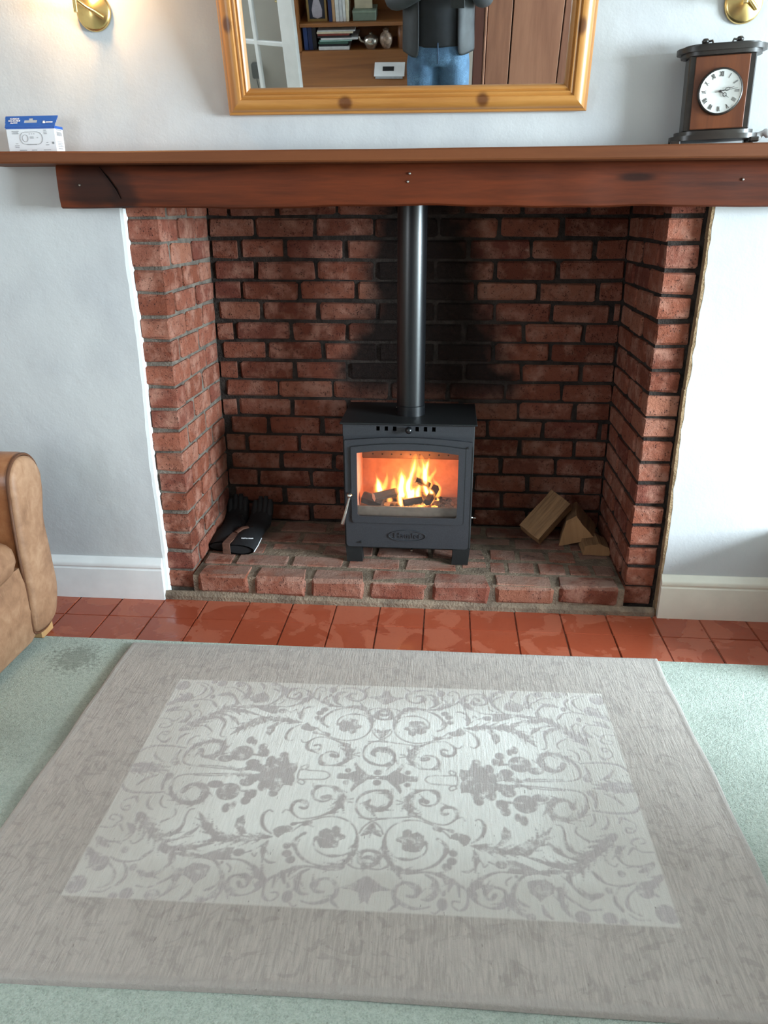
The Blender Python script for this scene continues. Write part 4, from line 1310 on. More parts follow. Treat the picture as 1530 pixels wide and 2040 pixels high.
# ------------------------------------------------------------------ the rug
RUG_MOTIFS = [
 (0, [-1775,-1870,29,-1621,-1683,18,-1368,-1497,22,-1006,-1374,39,-687,-1419,44,-430,-1614,37,-315,-1906,52,-321,-2236,116,-406,-2524,116,-580,-2761,83,-862,-2846,102,-1150,-2781,40,-1418,-2647,69,-1604,-2413,70,-1680,-2192,116,-1617,-2023,70,-1465,-1896,77]),
 (0, [-1217,-2020,72,-1250,-2200,29,-1163,-2381,26,-976,-2504,37,-776,-2528,78,-585,-2491,26,-474,-2433,22]),
 (0, [-1811,-1660,110,-1640,-1603,39,-1440,-1586,124,-1561,-1674,74]),
 (0, [-1226,-770,154,-1075,-722,83,-1097,-852,44,-1278,-899,61,-1446,-816,52,-1513,-635,78,-1450,-436,116,-1239,-369,37,-960,-444,110,-794,-677,114,-808,-927,171,-902,-1145,105,-1115,-1312,58,-1357,-1428,39,-1658,-1472,29,-1865,-1319,55,-1932,-1138,94,-1859,-939,76,-1648,-922,99,-1570,-1044,59,-1612,-1153,83,-1752,-1111,50]),
 (0, [-1904,-1268,26,-2044,-1226,33,-2116,-1334,22]),
 (0, [-777,-848,44,-626,-800,29,-505,-762,44]),
 (0, [-647,-860,22,-508,-902,39]),
 (0, [-715,-729,69,-773,-628,16]),
 (0, [-1014,-1284,22,-813,-1217,33]),
 (0, [-902,-1115,16,-710,-1009,33]),
 (1, [-116,-789,63,-188,-928,116,-70,-1060,160,139,-1083,138,321,-967,96,385,-738,88,289,-506,131,20,-451,66,-272,-576,88,-426,-824,44,-392,-1154,61,-206,-1358,39,84,-1373,18,415,-1338,22,846,-1276,22,1107,-1240,28]),
 (0, [-264,-1837,39,-180,-1628,33,33,-1432,39,344,-1357,18]),
 (0, [11,-1551,83,48,-1752,124,225,-1905,44]),
 (0, [-581,-2791,193,-852,-2887,83,-1241,-2840,51,-1522,-2895,105,-1714,-3002,92,-1907,-3128,70,-2069,-3256,44,-2093,-3515,50,-2027,-3706,64,-1897,-3759,33,-1776,-3661,40,-1794,-3550,40,-1934,-3558,22]),
 (0, [-1785,-3030,124,-1690,-3322,41]),
 (0, [-1918,-3188,64,-1922,-3448,26]),
 (0, [-1613,-2933,83,-1647,-3143,39]),
 (0, [-26,-2521,123,-187,-2578,58,-234,-2417,77,-112,-2329,45,127,-2353,94,214,-2515,105,152,-2674,105,-51,-2810,61,-261,-2827,22,-439,-2724,66]),
 (0, [-862,-3476,63,-1022,-3474,83,-1080,-3313,131,-977,-3174,77,-767,-3148,63,-610,-3311,85,-603,-3531,96,-766,-3678,88,-987,-3764,77,-1187,-3751,31,-1336,-3698,22]),
 (0, [-1233,-2910,41,-1405,-3037,94,-1439,-3246,138,-1402,-3447,95,-1294,-3549,66,-1134,-3542,29]),
 (0, [-656,-3700,77,-499,-3853,40]),
 (0, [-2650,-3345,101,-2562,-3457,70,-2461,-3399,53,-2488,-3198,131,-2637,-3146,66,-2838,-3212,63,-2882,-3421,110,-2795,-3583,124,-2606,-3666,52,-2405,-3630,33,-2233,-3493,83,-2211,-3383,175,-2139,-3274,124,-2296,-3092,171,-2423,-2929,86,-2710,-2764,52,-2960,-2740,33]),
 (0, [-1601,-3394,83,-1629,-3283,26]),
 (0, [-1528,-3765,26,-1419,-3877,29,-1359,-3828,25]),
 (0, [-2208,-2063,39,-2419,-2089,121,-2730,-2154,155,-3100,-2168,165,-3390,-2132,232,-3538,-2040,136,-3735,-1846,177,-3950,-1553,85,-4057,-1401,29]),
 (0, [-2567,-1987,17,-2318,-2051,18]),
 (0, [-2237,-1972,23,-2414,-1839,63,-2521,-1637,77,-2537,-1397,73,-2434,-1259,33,-2335,-1311,22]),
 (0, [-2270,-2192,39,-2324,-2391,116,-2288,-2642,55,-2271,-2812,16]),
 (0, [-2239,-2703,41,-2121,-2785,63,-1980,-2777,22]),
 (0, [-2707,-2554,18,-2555,-2477,50]),
 (0, [-2547,-2567,23,-2468,-2639,16,-2446,-2529,23]),
 (0, [-2880,-2741,16,-3170,-2756,18,-3570,-2749,22]),
 (0, [-3022,-2869,37,-2904,-2981,26,-2916,-3101,22]),
 (0, [-3726,-186,64,-3524,-70,92,-3225,-155,120,-2958,-300,74]),
 (0, [-3284,-674,64,-2884,-651,81]),
 (0, [-4636,-761,156,-4542,-532,74,-4252,-537,150,-4057,-821,132,-4222,-1138,125,-4651,-1070,120,-4927,-796,91,-5000,-394,59,-4836,-197,46,-4345,-126,38,-3524,-70,23]),
 (0, [-4516,-183,47,-4046,-181,16,-3695,-127,18]),
 (0, [-1705,-161,18,-1305,-138,23,-1162,-1,23]),
 (0, [-1937,-277,19,-1809,-360,18,-1767,-260,23,-1895,-168,23,-1937,-277,19]),
 (0, [-1972,23,18,-1935,-177,16,-1705,-161,16]),
 (0, [-5410,-1567,166,-5155,-1832,204,-4939,-2066,165,-4663,-2340,155,-4477,-2544,175,-4389,-2675,37]),
 (0, [-4840,-2137,110,-4570,-2172,99,-4368,-2026,105,-4304,-1817,72,-4320,-1576,46,-4286,-1357,39,-4166,-1319,23]),
 (0, [-4593,-2342,116,-4312,-2267,41,-4150,-2149,111,-4007,-2002,83,-3915,-1843,22]),
 (0, [-4417,-2555,92,-4116,-2500,160,-3825,-2455,96,-3583,-2359,72,-3443,-2322,22]),
 (0, [-5350,-978,26,-5363,-1168,59,-5276,-1350,70,-5137,-1412,22]),
 (0, [-5069,-943,33,-5063,-1153,52,-4945,-1305,33,-4826,-1327,16]),
 (0, [-4626,-1361,16,-4579,-1522,50,-4692,-1670,50,-4854,-1787,63]),
 (0, [-6244,-83,83,-5835,-100,160,-5454,-56,94,-5214,-71,18]),
 (0, [-5823,-600,55,-5679,-373,88,-5447,-237,39]),
 (0, [-6242,-513,37,-6096,-755,77,-5858,-860,66,-5448,-867,66,-5057,-813,33]),
 (0, [-5165,-722,63,-5211,-471,87,-5147,-242,110]),
 (0, [-5836,-1340,63,-5736,-1312,33,-5718,-1452,50,-5888,-1419,44,-5964,-1228,33,-5872,-1109,33,-5691,-1022,83,-5594,-1214,28]),
 (0, [-5934,-1778,39,-6053,-1736,26,-6021,-1617,26,-5832,-1650,61,-5744,-1772,47,-5836,-1880,26]),
 (0, [-5585,-1864,37,-5417,-1987,132,-5371,-2218,59,-5504,-2396,33,-5835,-2410,66,-6093,-2296,63]),
 (0, [-6158,-2005,41,-5918,-2009,39,-5756,-1911,64,-5590,-2114,22]),
 (0, [-6103,-2336,37,-5936,-2468,121,-5717,-2572,49]),
 (0, [-5655,-2403,26,-5476,-2486,50]),
 (0, [-5314,-2379,28,-5235,-2451,18,-5103,-2333,50,-5070,-2133,16]),
 (0, [-5582,-2845,28,-5404,-2928,55,-5194,-2951,46,-4963,-2905,40,-4841,-2767,85,-4728,-2599,48]),
 (0, [-5264,-2950,22,-5127,-3123,55,-5061,-3354,72,-5165,-3572,74]),
 (0, [-5565,-2995,18,-5358,-3199,53,-5282,-3430,76,-5355,-3579,49,-5537,-3676,29]),
 (0, [-6159,-2655,110,-5874,-2920,166]),
 (0, [-5958,-3168,55,-5806,-3071,74]),
 (0, [-5648,-3754,22,-5398,-3748,29,-5246,-3621,28]),
 (0, [-4838,-3188,66,-4619,-3261,138,-4418,-3205,77,-4254,-2978,66,-4221,-2788,121,-4318,-2636,72]),
 (0, [-4744,-3559,26,-4475,-3584,40,-4282,-3447,52,-4100,-3290,59,-4017,-3112,110]),
 (0, [-4179,-3819,33,-4036,-3632,88,-3981,-3372,114,-3997,-3112,138]),
 (0, [-3831,-2775,22,-3540,-2740,26,-3281,-2824,61,-3086,-3088,78,-2991,-3370,116,-3015,-3629,122,-3178,-3786,70,-3349,-3843,180]),
 (0, [-3305,-3584,39,-3184,-3526,66,-3092,-3408,18]),
 (0, [-3739,-3837,48,-3617,-3709,86,-3573,-3510,21]),
 (2, [-1176,-1961,-1174,-1831,-1032,-1723,-893,-1796,-892,-1696,-811,-1637,-702,-1729,-695,-1879,-575,-1921,-557,-2022,-688,-2069,-712,-2279,-922,-2325,-1102,-2302,-1179,-2131,-1278,-2049]),
 (2, [-2225,-1863,-2173,-1774,-2082,-1735,-1902,-1698,-1783,-1770,-1785,-1880,-1936,-1928,-2059,-2086,-2157,-2024]),
 (2, [-481,-3383,-239,-3267,-116,-3139,16,-3012,164,-3114,312,-3247,550,-3351,319,-3387,200,-3345,128,-3484,74,-3713,5,-3662,-82,-3470,-281,-3387]),
 (2, [-2987,-1439,-2901,-1661,-2894,-1831,-2787,-1993,-2908,-2041,-3114,-1817,-3120,-1567]),
 (2, [-3428,-2622,-3276,-2485,-3134,-2417,-2965,-2430,-2998,-2649,-3050,-2758,-3431,-2792,-3709,-2697]),
 (2, [-3334,-93,-2973,-39,-2771,77,-2587,324,-2542,613,-2401,641,-2386,371,-2187,317,-2056,395,-2082,15,-2015,-176,-2050,-415,-2259,-392,-2366,-780,-2524,-667,-2680,-455,-2927,-270,-3256,-225]),
 (2, [-1012,7,-772,22,-470,107,-221,83,39,48,-234,-87,-458,-333,-592,-551,-630,-460,-546,-221,-754,-98,-984,-94]),
 (2, [-4339,-2656,-3958,-2603,-3619,-2659,-3316,-2494,-3055,-2438,-2950,-2760,-3331,-2794,-3600,-2729,-3990,-2742]),
 (2, [-3895,-3044,-3743,-2886,-3543,-2900,-3334,-2964,-3358,-3223,-3501,-3371,-3553,-3460,-3690,-3327,-3859,-3225]),
 (3, [-1575,-3634,110,153]),
 (3, [-1822,-2300,91,95]),
 (3, [-1786,-2520,110,106]),
 (3, [-1679,-2682,110,106]),
 (3, [-2837,-2552,130,109]),
 (3, [-3132,-2847,40,47]),
 (3, [-3545,-700,292,299]),
 (3, [-2996,-759,151,167]),
 (3, [-3059,-978,120,142]),
 (3, [-3454,-1241,100,156]),
 (3, [-3322,-1144,70,131]),
 (3, [-3921,-473,201,131]),
 (3, [-3179,-346,180,153]),
 (3, [-2750,-453,130,190]),
 (3, [-2454,-688,120,131]),
 (3, [5,-181,100,104]),
 (3, [-746,-218,81,81]),
 (3, [-5147,-242,110,109]),
 (3, [-5339,-2639,81,98]),
 (3, [-5725,-3032,180,211]),
 (3, [-6015,-3597,220,231]),
 (3, [-4878,-3767,140,149]),
 (3, [-5129,-3843,91,98]),
 (3, [-4338,-3766,160,145]),
 (3, [-4986,-3095,80,98])
]
def raster_rug():
    """motif strength on a fine grid over the rug: scrolls, leaves and rosettes mirrored about both axes"""
    hw, hh, cell = .640, .420, .0020
    nx, ny = int(2 * hw / cell), int(2 * hh / cell)
    xs = (np.arange(nx) + .5) * cell - hw
    ys = (np.arange(ny) + .5) * cell - hh
    Mk = np.zeros((ny, nx), np.float32)
    def soft(cx, cyy, rx, ry):
        m = max(rx, ry) + cell
        i0, i1 = np.searchsorted(xs, [cx - m, cx + m]); j0, j1 = np.searchsorted(ys, [cyy - m, cyy + m])
        if i1 <= i0 or j1 <= j0: return
        X_, Y_ = xs[i0:i1][None, :], ys[j0:j1][:, None]
        dd_ = np.sqrt(((X_ - cx) / rx) ** 2 + ((Y_ - cyy) / ry) ** 2)
        a = np.clip((1 - dd_) * min(rx, ry) / cell + .5, 0, 1)
        Mk[j0:j1, i0:i1] = np.maximum(Mk[j0:j1, i0:i1], a)
    def polyfill(P_):
        P_ = np.array(P_)
        i0, i1 = np.searchsorted(xs, [P_[:, 0].min(), P_[:, 0].max()]); j0, j1 = np.searchsorted(ys, [P_[:, 1].min(), P_[:, 1].max()])
        X_, Y_ = np.meshgrid(xs[i0:i1], ys[j0:j1])
        ins = np.zeros(X_.shape, bool)
        for k in range(len(P_)):
            (x1, y1), (x2, y2) = P_[k], P_[(k + 1) % len(P_)]
            if y1 == y2: continue
            ins ^= ((y1 > Y_) != (y2 > Y_)) & (X_ < (x2 - x1) * (Y_ - y1) / (y2 - y1) + x1)
        Mk[j0:j1, i0:i1] = np.maximum(Mk[j0:j1, i0:i1], ins.astype(np.float32) * .95)
    for kind, L_ in RUG_MOTIFS:
        for mx in (1, -1):
            for my in (1, -1):
                if kind == 1 and mx < 0: continue
                if kind in (0, 1):
                    A_ = np.array(L_, float).reshape(-1, 3) * 1e-4
                    cps = catmull([(a * mx, b * my, w) for a, b, w in A_], 5)
                    arc_, nxt, flip_ = 0.0, .006, 1
                    wmax = A_[:, 2].max()
                    for p, q in zip(cps, cps[1:]):
                        n_ = max(1, int((p - q).xy.length / .0015))
                        for k in range(n_):
                            c = p.lerp(q, k / n_)
                            w = max(.0021, c.z * .57)
                            arc_ += .0015
                            if w > .0045: w *= .80 + .30 * abs(math.sin(arc_ / .0062))
                            if w > .0058 and arc_ > nxt:       # acanthus lobes springing from the wide stems
                                nxt, flip_ = arc_ + .0095, -flip_
                                td = (q - p).xy.normalized(); nd = Vector((-td.y, td.x)) * flip_
                                for e in range(5):
                                    a_ = w * (.55 + .48 * e)
                                    pt = c.xy + nd * a_ * .85 + td * a_ * (.25 + .16 * e)
                                    r_ = max(.0018, w * .58 * (1 - e / 6.0))
                                    soft(pt.x, pt.y, r_, r_)
                            soft(c.x, c.y, w, w)
                elif kind == 2:
                    polyfill([(L_[k] * 1e-4 * mx, L_[k + 1] * 1e-4 * my) for k in range(0, len(L_), 2)])
                else:
                    a, b, rx, ry = [q * 1e-4 for q in L_]
                    soft(a * mx, b * my, max(rx, .003), max(ry, .003))
    return Mk, hw, hh, cell
RW, RD, RT = 1.676, 1.170, .010
Mk, mhw, mhh, mcell = raster_rug()
CX, CY = .005, -.012          # pattern centre against the rug centre
cell = .0023
nx, ny = int(RW / cell), int(RD / cell)
gx = np.linspace(-RW / 2, RW / 2, nx); gy = np.linspace(-RD / 2, RD / 2, ny)
GX, GY = np.meshgrid(gx, gy)
ix = np.clip(((GX - CX + mhw) / mcell), 0, Mk.shape[1] - 1.001); iy = np.clip(((GY - CY + mhh) / mcell), 0, Mk.shape[0] - 1.001)
i0, j0 = ix.astype(int), iy.astype(int); fx_, fy_ = ix - i0, iy - j0
mot = (Mk[j0, i0] * (1 - fx_) + Mk[j0, i0 + 1] * fx_) * (1 - fy_) + (Mk[j0 + 1, i0] * (1 - fx_) + Mk[j0 + 1, i0 + 1] * fx_) * fy_
dx, dy = np.abs(GX - CX), np.abs(GY - CY)
FXH, FYH = .622, .392
fld = np.clip((FXH - dx) / .004, 0, 1) * np.clip((FYH - dy) / .004, 0, 1)
mot = mot * fld
# plain guard lines around the field and inside the binding
def line(ex, ey, w):
    d = np.maximum(dx - ex, dy - ey)
    return np.clip(1 - np.abs(d) / w, 0, 1)
ln_ = np.maximum(line(FXH + .004, FYH + .004, .004) * .0, line(FXH + .022, FYH + .020, .005) * .5)
mot = np.maximum(mot, 0)
edge = np.minimum(RW / 2 - np.abs(GX), RD / 2 - np.abs(GY))
bind = np.clip((.024 - edge) / .006, 0, 1)
rngn = np.random.RandomState(4)
zz = RT * np.clip(edge / .004, 0, 1) ** .5 - .0008 * mot + rngn.uniform(-.00025, .00025, GX.shape)
zz += .0012 * np.exp(-((edge - .012) / .006) ** 2)
zz += .0030 * np.exp(-((GX + RW / 2) / .05) ** 2) * (.5 + .5 * np.sin(GY * 5 + 1))         # the long edge lifts slightly
zz += .0022 * np.exp(-((GY + RD / 2) / .05) ** 2) * (.5 + .5 * np.sin(GX * 3 + .6))
ripx = .0022 * np.sin(GY * 9 + 1) + .0015 * np.sin(GY * 23)
ripy = .0030 * np.sin(GX * 5 + 2) - .006 * (GX / RW) ** 2
V = np.stack([GX + ripx * np.clip(1 - edge / .2, 0, 1), GY + ripy * np.clip(1 - edge / .2, 0, 1), zz], -1).reshape(-1, 3)
idx = np.arange(nx * ny).reshape(ny, nx)
Q = np.stack([idx[:-1, :-1], idx[:-1, 1:], idx[1:, 1:], idx[1:, :-1]], -1).reshape(-1, 4)
me = bpy.data.meshes.new('area_rug')
me.vertices.add(len(V)); me.vertices.foreach_set('co', V.astype(np.float32).ravel())
me.loops.add(Q.size); me.loops.foreach_set('vertex_index', Q.astype(np.int32).ravel())
me.polygons.add(len(Q)); me.polygons.foreach_set('loop_start', (np.arange(len(Q)) * 4).astype(np.int32)); me.polygons.foreach_set('loop_total', np.full(len(Q), 4, np.int32))
for nm, arr in (('motif', np.maximum(mot, 0)), ('field', fld), ('binding', bind + ln_)):
    a_ = me.attributes.new(nm, 'FLOAT', 'POINT'); a_.data.foreach_set('value', arr.astype(np.float32).ravel())
me.update(); me.validate()
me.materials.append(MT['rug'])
me.polygons.foreach_set('use_smooth', [True] * len(me.polygons))
rug = bpy.data.objects.new('area_rug', me); col.objects.link(rug)
rug.location, rug.rotation_euler = (-.033, -.921, .003), (0, 0, math.atan2(.029, 1.674))
tag(rug, 'large taupe and cream rug with faded scrollwork in front of the hearth', 'rug')

# ------------------------------------------------------------------ leather armchair beside the hearth (faces across the room)
def rounded(pts, n=5):
    """closed smooth outline through pts"""
    P_ = [Vector((a, b, 0)) for a, b in pts]
    out = []
    m = len(P_)
    for i in range(m):
        p0, p1, p2, p3 = P_[i - 1], P_[i], P_[(i + 1) % m], P_[(i + 2) % m]
        for k in range(n):
            t = k / n
            q = 0.5 * ((2 * p1) + (p2 - p0) * t + (2 * p0 - 5 * p1 + 4 * p2 - p3) * t * t + (3 * p1 - p0 - 3 * p2 + p3) * t ** 3)
            out.append((q.x, q.y))
    return out


ch = thing('armchair', 'tan leather armchair with worn rounded arm in front of the white skirting', 'armchair', (-1.55, -.75, .003))
ARM = [(-.240, .560), (-.262, .470), (-.272, .390), (-.262, .280), (-.256, .160), (-.285, .075), (-.345, .048), (-.410, .060), (-.424, .100), (-.420, .220), (-.424, .350), (-.418, .500), (-.404, .590), (-.350, .634), (-.280, .622)]
ao = rounded(ARM)
ac = Vector((-.34, .34))


def scaled(o_, s_, c=ac):
    return [(c.x + (a - c.x) * s_, c.y + (b - c.y) * s_) for a, b in o_]


for mirror in (False, True):
    my = (lambda y: y) if not mirror else (lambda y: -1.50 - y)
    bm = B()
    rings = []
    for x, s_ in ((-1.96, .90), (-1.94, .985), (-1.80, 1.0), (-1.40, 1.004), (-1.185, 1.0), (-1.172, .985)):
        rings.append([(x, my(a) + .004 * noise.noise((x * 6, a * 9, b * 9)), b + .004 * noise.noise((x * 5, b * 7, a * 4))) for a, b in scaled(ao, s_)])
    loft(bm, rings)
    put('arm', bm, MT['leather_shiny'], ch, 60)
    bm = B()
    rings = []
    for x, s_ in ((-1.178, .965), (-1.164, .968), (-1.156, .93), (-1.150, .80), (-1.147, .5)):
        rings.append([(x + .003 * noise.noise((a * 14, b * 10, 2)), my(a), b) for a, b in scaled(ao, s_)])
    loft(bm, rings)
    put('arm_front', bm, MT['leather'], ch, 60, label='worn suede-like front panel of the arm')
    bm = B()
    pp = scaled(ao, .985)
    tube(bm, [(-1.169, my(a), b) for a, b in pp] + [(-1.169, my(pp[0][0]), pp[0][1])], .0050, 6, caps=False)
    put('piping', bm, MT['seam'], ch, 60)
# front rail
bm = B()
rings = []
prof = [(-1.30, .035), (-1.185, .035), (-1.170, .06), (-1.163, .15), (-1.166, .25), (-1.176, .30), (-1.30, .30)]
for k in range(13):
    y = -.415 - .68 * k / 12
    rings.append([(x + .004 * noise.noise((y * 8, z * 9, 1)), y, z) for x, z in prof])
loft(bm, rings)
put('front_rail', bm, MT['leather'], ch, 50)
bm = B()
prof = [(-1.90, .27), (-1.22, .272), (-1.170, .285), (-1.150, .33), (-1.156, .385), (-1.19, .408), (-1.30, .418), (-1.90, .42)]
rings = []
for k in range(15):
    y = -.426 - .648 * k / 14
    e = min(1, min(k, 14 - k) / 2) ** .5
    rings.append([(-1.5 + (x + 1.5) * (.985 + .015 * e), y, .345 + (z - .345) * (.80 + .2 * e)) for x, z in prof])
loft(bm, rings)
subsurf(put('seat_cushion', bm, MT['leather'], ch, 180), 1)
bm = B()
prof = [(-2.08, .20), (-1.90, .20), (-1.82, .45), (-1.80, .75), (-1.86, .90), (-1.98, .93), (-2.08, .86), (-2.10, .5)]
rings = []
for k in range(13):
    y = -.40 - .70 * k / 12
    e = min(1, min(k, 12 - k) / 2) ** .5
    rings.append([(-1.95 + (x + 1.95) * (.9 + .1 * e), y, .55 + (z - .55) * (.94 + .06 * e)) for x, z in prof])
loft(bm, rings)
subsurf(put('backrest', bm, MT['leather_shiny'], ch, 180), 1)
pale = wood('beech_foot', C(166, 122, 78), C(200, 158, 108), 'Z', 20, .45)
for x in (-1.215, -1.90):
    for y in (-.31, -1.19):
        bm = B(); box(bm, x - .03, x + .03, y - .035, y + .035, .003, .070, .006)
        put('foot', bm, pale, ch)

# added unseen armchair copy and low cabinet, placed to shade the rug and tiles
c2 = dup(ch)
c2.location, c2.rotation_euler = (1.50, -1.68, .003), (0, 0, R(182))
tag(c2, 'added unseen copy of the tan leather armchair, shading the rug')
cb = thing('shading_cabinet', 'added unseen low oak cabinet against the chimney wall, shading skirting and tiles', 'cabinet', (1.75, -.27, .003))
cw = wood('cabinet_oak', C(120, 74, 38), C(160, 108, 60), 'X', 10, .45)
bm = B(); box(bm, 1.28, 2.16, -.46, -.05, .05, .33, .004); put('carcass', bm, cw, cb)
bm = B(); box(bm, 1.26, 2.18, -.48, -.048, .33, .355, .005); put('top', bm, cw, cb)
bm = B(); box(bm, 1.31, 2.13, -.44, -.07, .003, .05); put('plinth', bm, cw, cb)
for x0_, x1_, kx in ((1.30, 1.715, 1.68), (1.725, 2.14, 1.76)):
    bm = B(); box(bm, x0_, x1_, -.476, -.46, .07, .31, .004); dr = put('door', bm, cw, cb)
    bm = B(); lathe(bm, [(0, .02), (.012, .018), (.012, .008), (.006, 0), (0, 0)], (kx, -.476, .20), (0, -1, 0), 12); put('knob', bm, MT['brass'], dr, 50)

# ------------------------------------------------------------------ behind the photographer, seen in the mirror
dw = wood('bureau_oak', C(112, 66, 32), C(152, 98, 52), 'X', 10, .4, coat=.3)
dwz = wood('bureau_oak_upright', C(108, 62, 30), C(148, 94, 50), 'Z', 10, .4, coat=.3)
bu = thing('bureau_bookcase', 'oak bureau with sloping lid and bookshelves above, seen in the mirror', 'bookcase', (-.40, -3.5, .003))
X0, X1 = -.93, .12
for x in (X0, X1 - .022):
    bm = B(); box(bm, x, x + .022, -3.70, -3.40, .72, 1.90); put('side_panel', bm, dwz, bu)
    bm = B(); prism(bm, [(-3.70, .003), (-3.17, .003), (-3.17, .54), (-3.41, .72), (-3.70, .72)], x, x + .022, 'x'); put('side_panel', bm, dwz, bu)
bm = B(); box(bm, X0 + .022, X1 - .022, -3.70, -3.69, .1, 1.88); put('back_panel', bm, dw, bu)
for z in (.696, .858, 1.20, 1.54, 1.88):
    bm = B(); box(bm, X0 + .022, X1 - .022, -3.69, -3.41, z, z + .022, .003); put('shelf', bm, dw, bu)
bm = B(); prism(bm, [(-3.405, .722), (-3.165, .548), (-3.178, .532), (-3.418, .706)], X0 + .024, X1 - .024, 'x'); put('writing_lid', bm, dw, bu)
for k in range(3):
    z0 = .03 + k * .165
    bm = B(); box(bm, X0 + .026, X1 - .026, -3.19, -3.172, z0, z0 + .152, .004); dr = put('drawer', bm, dw, bu)
    for x in (-.65, -.16):
        bm = B(); lathe(bm, [(0, .02), (.012, .018), (.012, .008), (.006, 0), (0, 0)], (x, -3.172, z0 + .076), (0, 1, 0), 12); put('knob', bm, MT['brass'], dr, 50)


def pmat(name, c, rough=.6): return plain(name, C(*c), rough, 0, .04, 30, .02)


pages = pmat('page_block', (222, 214, 196))


def book(x0, x1, y0, y1, z0, z1, mat, label, axis, group):
    """cover and page block; axis is the thickness direction"""
    bm = B()
    box(bm, x0, x1, y0, y1, z0, z1, .0015)
    t = tag(put('book', bm, mat), label, 'book', group)
    bm = B()
    e = .003
    if axis == 'x': box(bm, x0 + e, x1 - e, y0 - .001, y1 - .004, z0 + e, z1 + .0008)
    else: box(bm, x0 - .0008, x1 - .004, y0 - .001, y1 - .004, z0 + e, z1 - e)
    put('pages', bm, pages, t)
    return t


zl = .7185
navy, blue, white_b, cream_b, black_b, green_b, teal_b, red_b = pmat('navy_cloth', (30, 42, 84)), pmat('blue_cloth', (44, 66, 120)), pmat('white_jacket', (214, 216, 218)), pmat('cream_jacket', (212, 202, 178)), pmat('black_jacket', (28, 28, 34)), pmat('green_jacket', (60, 96, 84)), pmat('teal_jacket', (140, 176, 170)), pmat('red_jacket', (120, 50, 44))
for i, (x, m, h, l) in enumerate(((-.893, blue, .142, 'blue upright book standing nearest the bookcase side'), (-.862, navy, .139, 'navy upright book between the blue one and the black one'), (-.834, black_b, .135, 'black upright book touching the pile of flat books'))):
    book(x, x + .027, -3.60, -3.44, zl, zl + h - .005, m, l, 'x', 'upright books on the lower shelf')
z = zl
for i, (w, th, m, off, l) in enumerate(((.205, .022, white_b, .0, 'white book at the bottom of the flat pile'), (.19, .014, black_b, .005, 'black book second from the bottom of the flat pile'), (.20, .014, green_b, .0, 'dark green book in the lower middle of the flat pile'), (.215, .010, teal_b, .01, 'thin teal book in the middle of the flat pile'), (.245, .012, white_b, .02, 'wide white book in the middle of the flat pile'), (.225, .012, black_b, .0, 'black book in the upper middle of the flat pile'), (.21, .012, red_b, .0, 'dark red book under the cream one'), (.24, .012, cream_b, -.005, 'cream book second from the top of the flat pile'), (.25, .009, white_b, .0, 'white book on top of the flat pile'))):
    book(-.795 + off, -.795 + off + w, -3.60, -3.43, z, z + th - .0006, m, l, 'z', 'flat pile of books on the lower shelf')
    z += th
zm = .8805
pf = thing('photo_frame', 'small framed pale picture standing on the upper shelf', 'picture frame', (-.79, -3.47, zm))
bm = B(); frame(bm, [(-.855, zm), (-.725, zm), (-.725, zm + .17), (-.855, zm + .17)], [(-.842, zm + .013), (-.738, zm + .013), (-.738, zm + .157), (-.842, zm + .157)], -3.472, -3.458); put('frame', bm, pmat('gilt_frame', (150, 120, 70), .4), pf)
bm = B(); box(bm, -.842, -.738, -3.470, -3.466, zm + .013, zm + .157); put('print', bm, pmat('dark_blue_print', (40, 46, 66)), pf)
bm = B(); lathe(bm, [(0, 0), (.030, .01), (.034, .05), (.02, .1), (.012, .12), (0, .13)], (-.79, -3.465, zm + .014), (0, 0, 1), 12)
for v in bm.verts: v.co.y = -3.4648 + (v.co.y + 3.465) * .02
put('pale_figure', bm, pmat('pale_print', (190, 184, 200)), pf, 60)
bm = B(); box(bm, -.80, -.78, -3.54, -3.472, zm, zm + .01); put('strut', bm, dw, pf)
for x, w, h, m, l in ((-.712, .022, .19, navy, 'navy upright book beside the framed picture'), (-.688, .018, .17, pmat('tan_cover', (176, 140, 104)), 'tan upright book beside the navy one'), (-.667, .024, .20, white_b, 'thick white upright book in the middle of the upper shelf'), (-.641, .020, .20, pmat('grey_jacket', (200, 202, 206)), 'pale grey upright book next to the thick white one'), (-.619, .018, .20, white_b, 'thin white upright book next to the cream one'), (-.599, .018, .19, cream_b, 'cream upright book at the end of the upper row')):
    book(x, x + w, -3.60, -3.44, zm, zm + h, m, l, 'x', 'upright books on the upper shelf')
bm = B(); box(bm, -.555, -.405, -3.58, -3.44, zm, zm + .055, .003); t = tag(put('keepsake_box', bm, pmat('green_grey_box', (110, 124, 112))), 'grey-green box on the upper shelf with a card on top', 'box')
bm = B(); box(bm, -.557, -.403, -3.582, -3.438, zm + .045, zm + .058, .002); put('lid', bm, pmat('green_grey_lid', (122, 136, 122)), t)
bm = B(); box(bm, -.545, -.43, -3.50, -3.49, zm + .0585, zm + .135, .001); tag(put('greeting_card', bm, cream_b), 'cream card standing on the grey-green box', 'card')
def vessel(name, prof, x, y, z, m, label, cat):
    bm = B(); lathe(bm, prof, (x, y, z), (0, 0, 1), 24)
    return tag(put(name, bm, m, smooth=50), label, cat)
silver = plain('tarnished_silver', C(190, 182, 172), .25, .9, .1, 30, .05)
vt = vessel('silver_teapot', [(0, 0), (.030, 0), (.034, .008), (.048, .03), (.050, .05), (.040, .068), (.018, .078), (.010, .084), (.012, .092), (0, .098)], -.445, -3.46, zl, silver, 'squat silver teapot with knobbed lid beside the pile of books', 'teapot')
bm = B(); tube(bm, catmull([(-.490, -3.46, zl + .035), (-.515, -3.45, zl + .050), (-.525, -3.45, zl + .072)], 4), [.009] * 4 + [.007] * 4 + [.006], 8); put('spout', bm, silver, vt, 60)
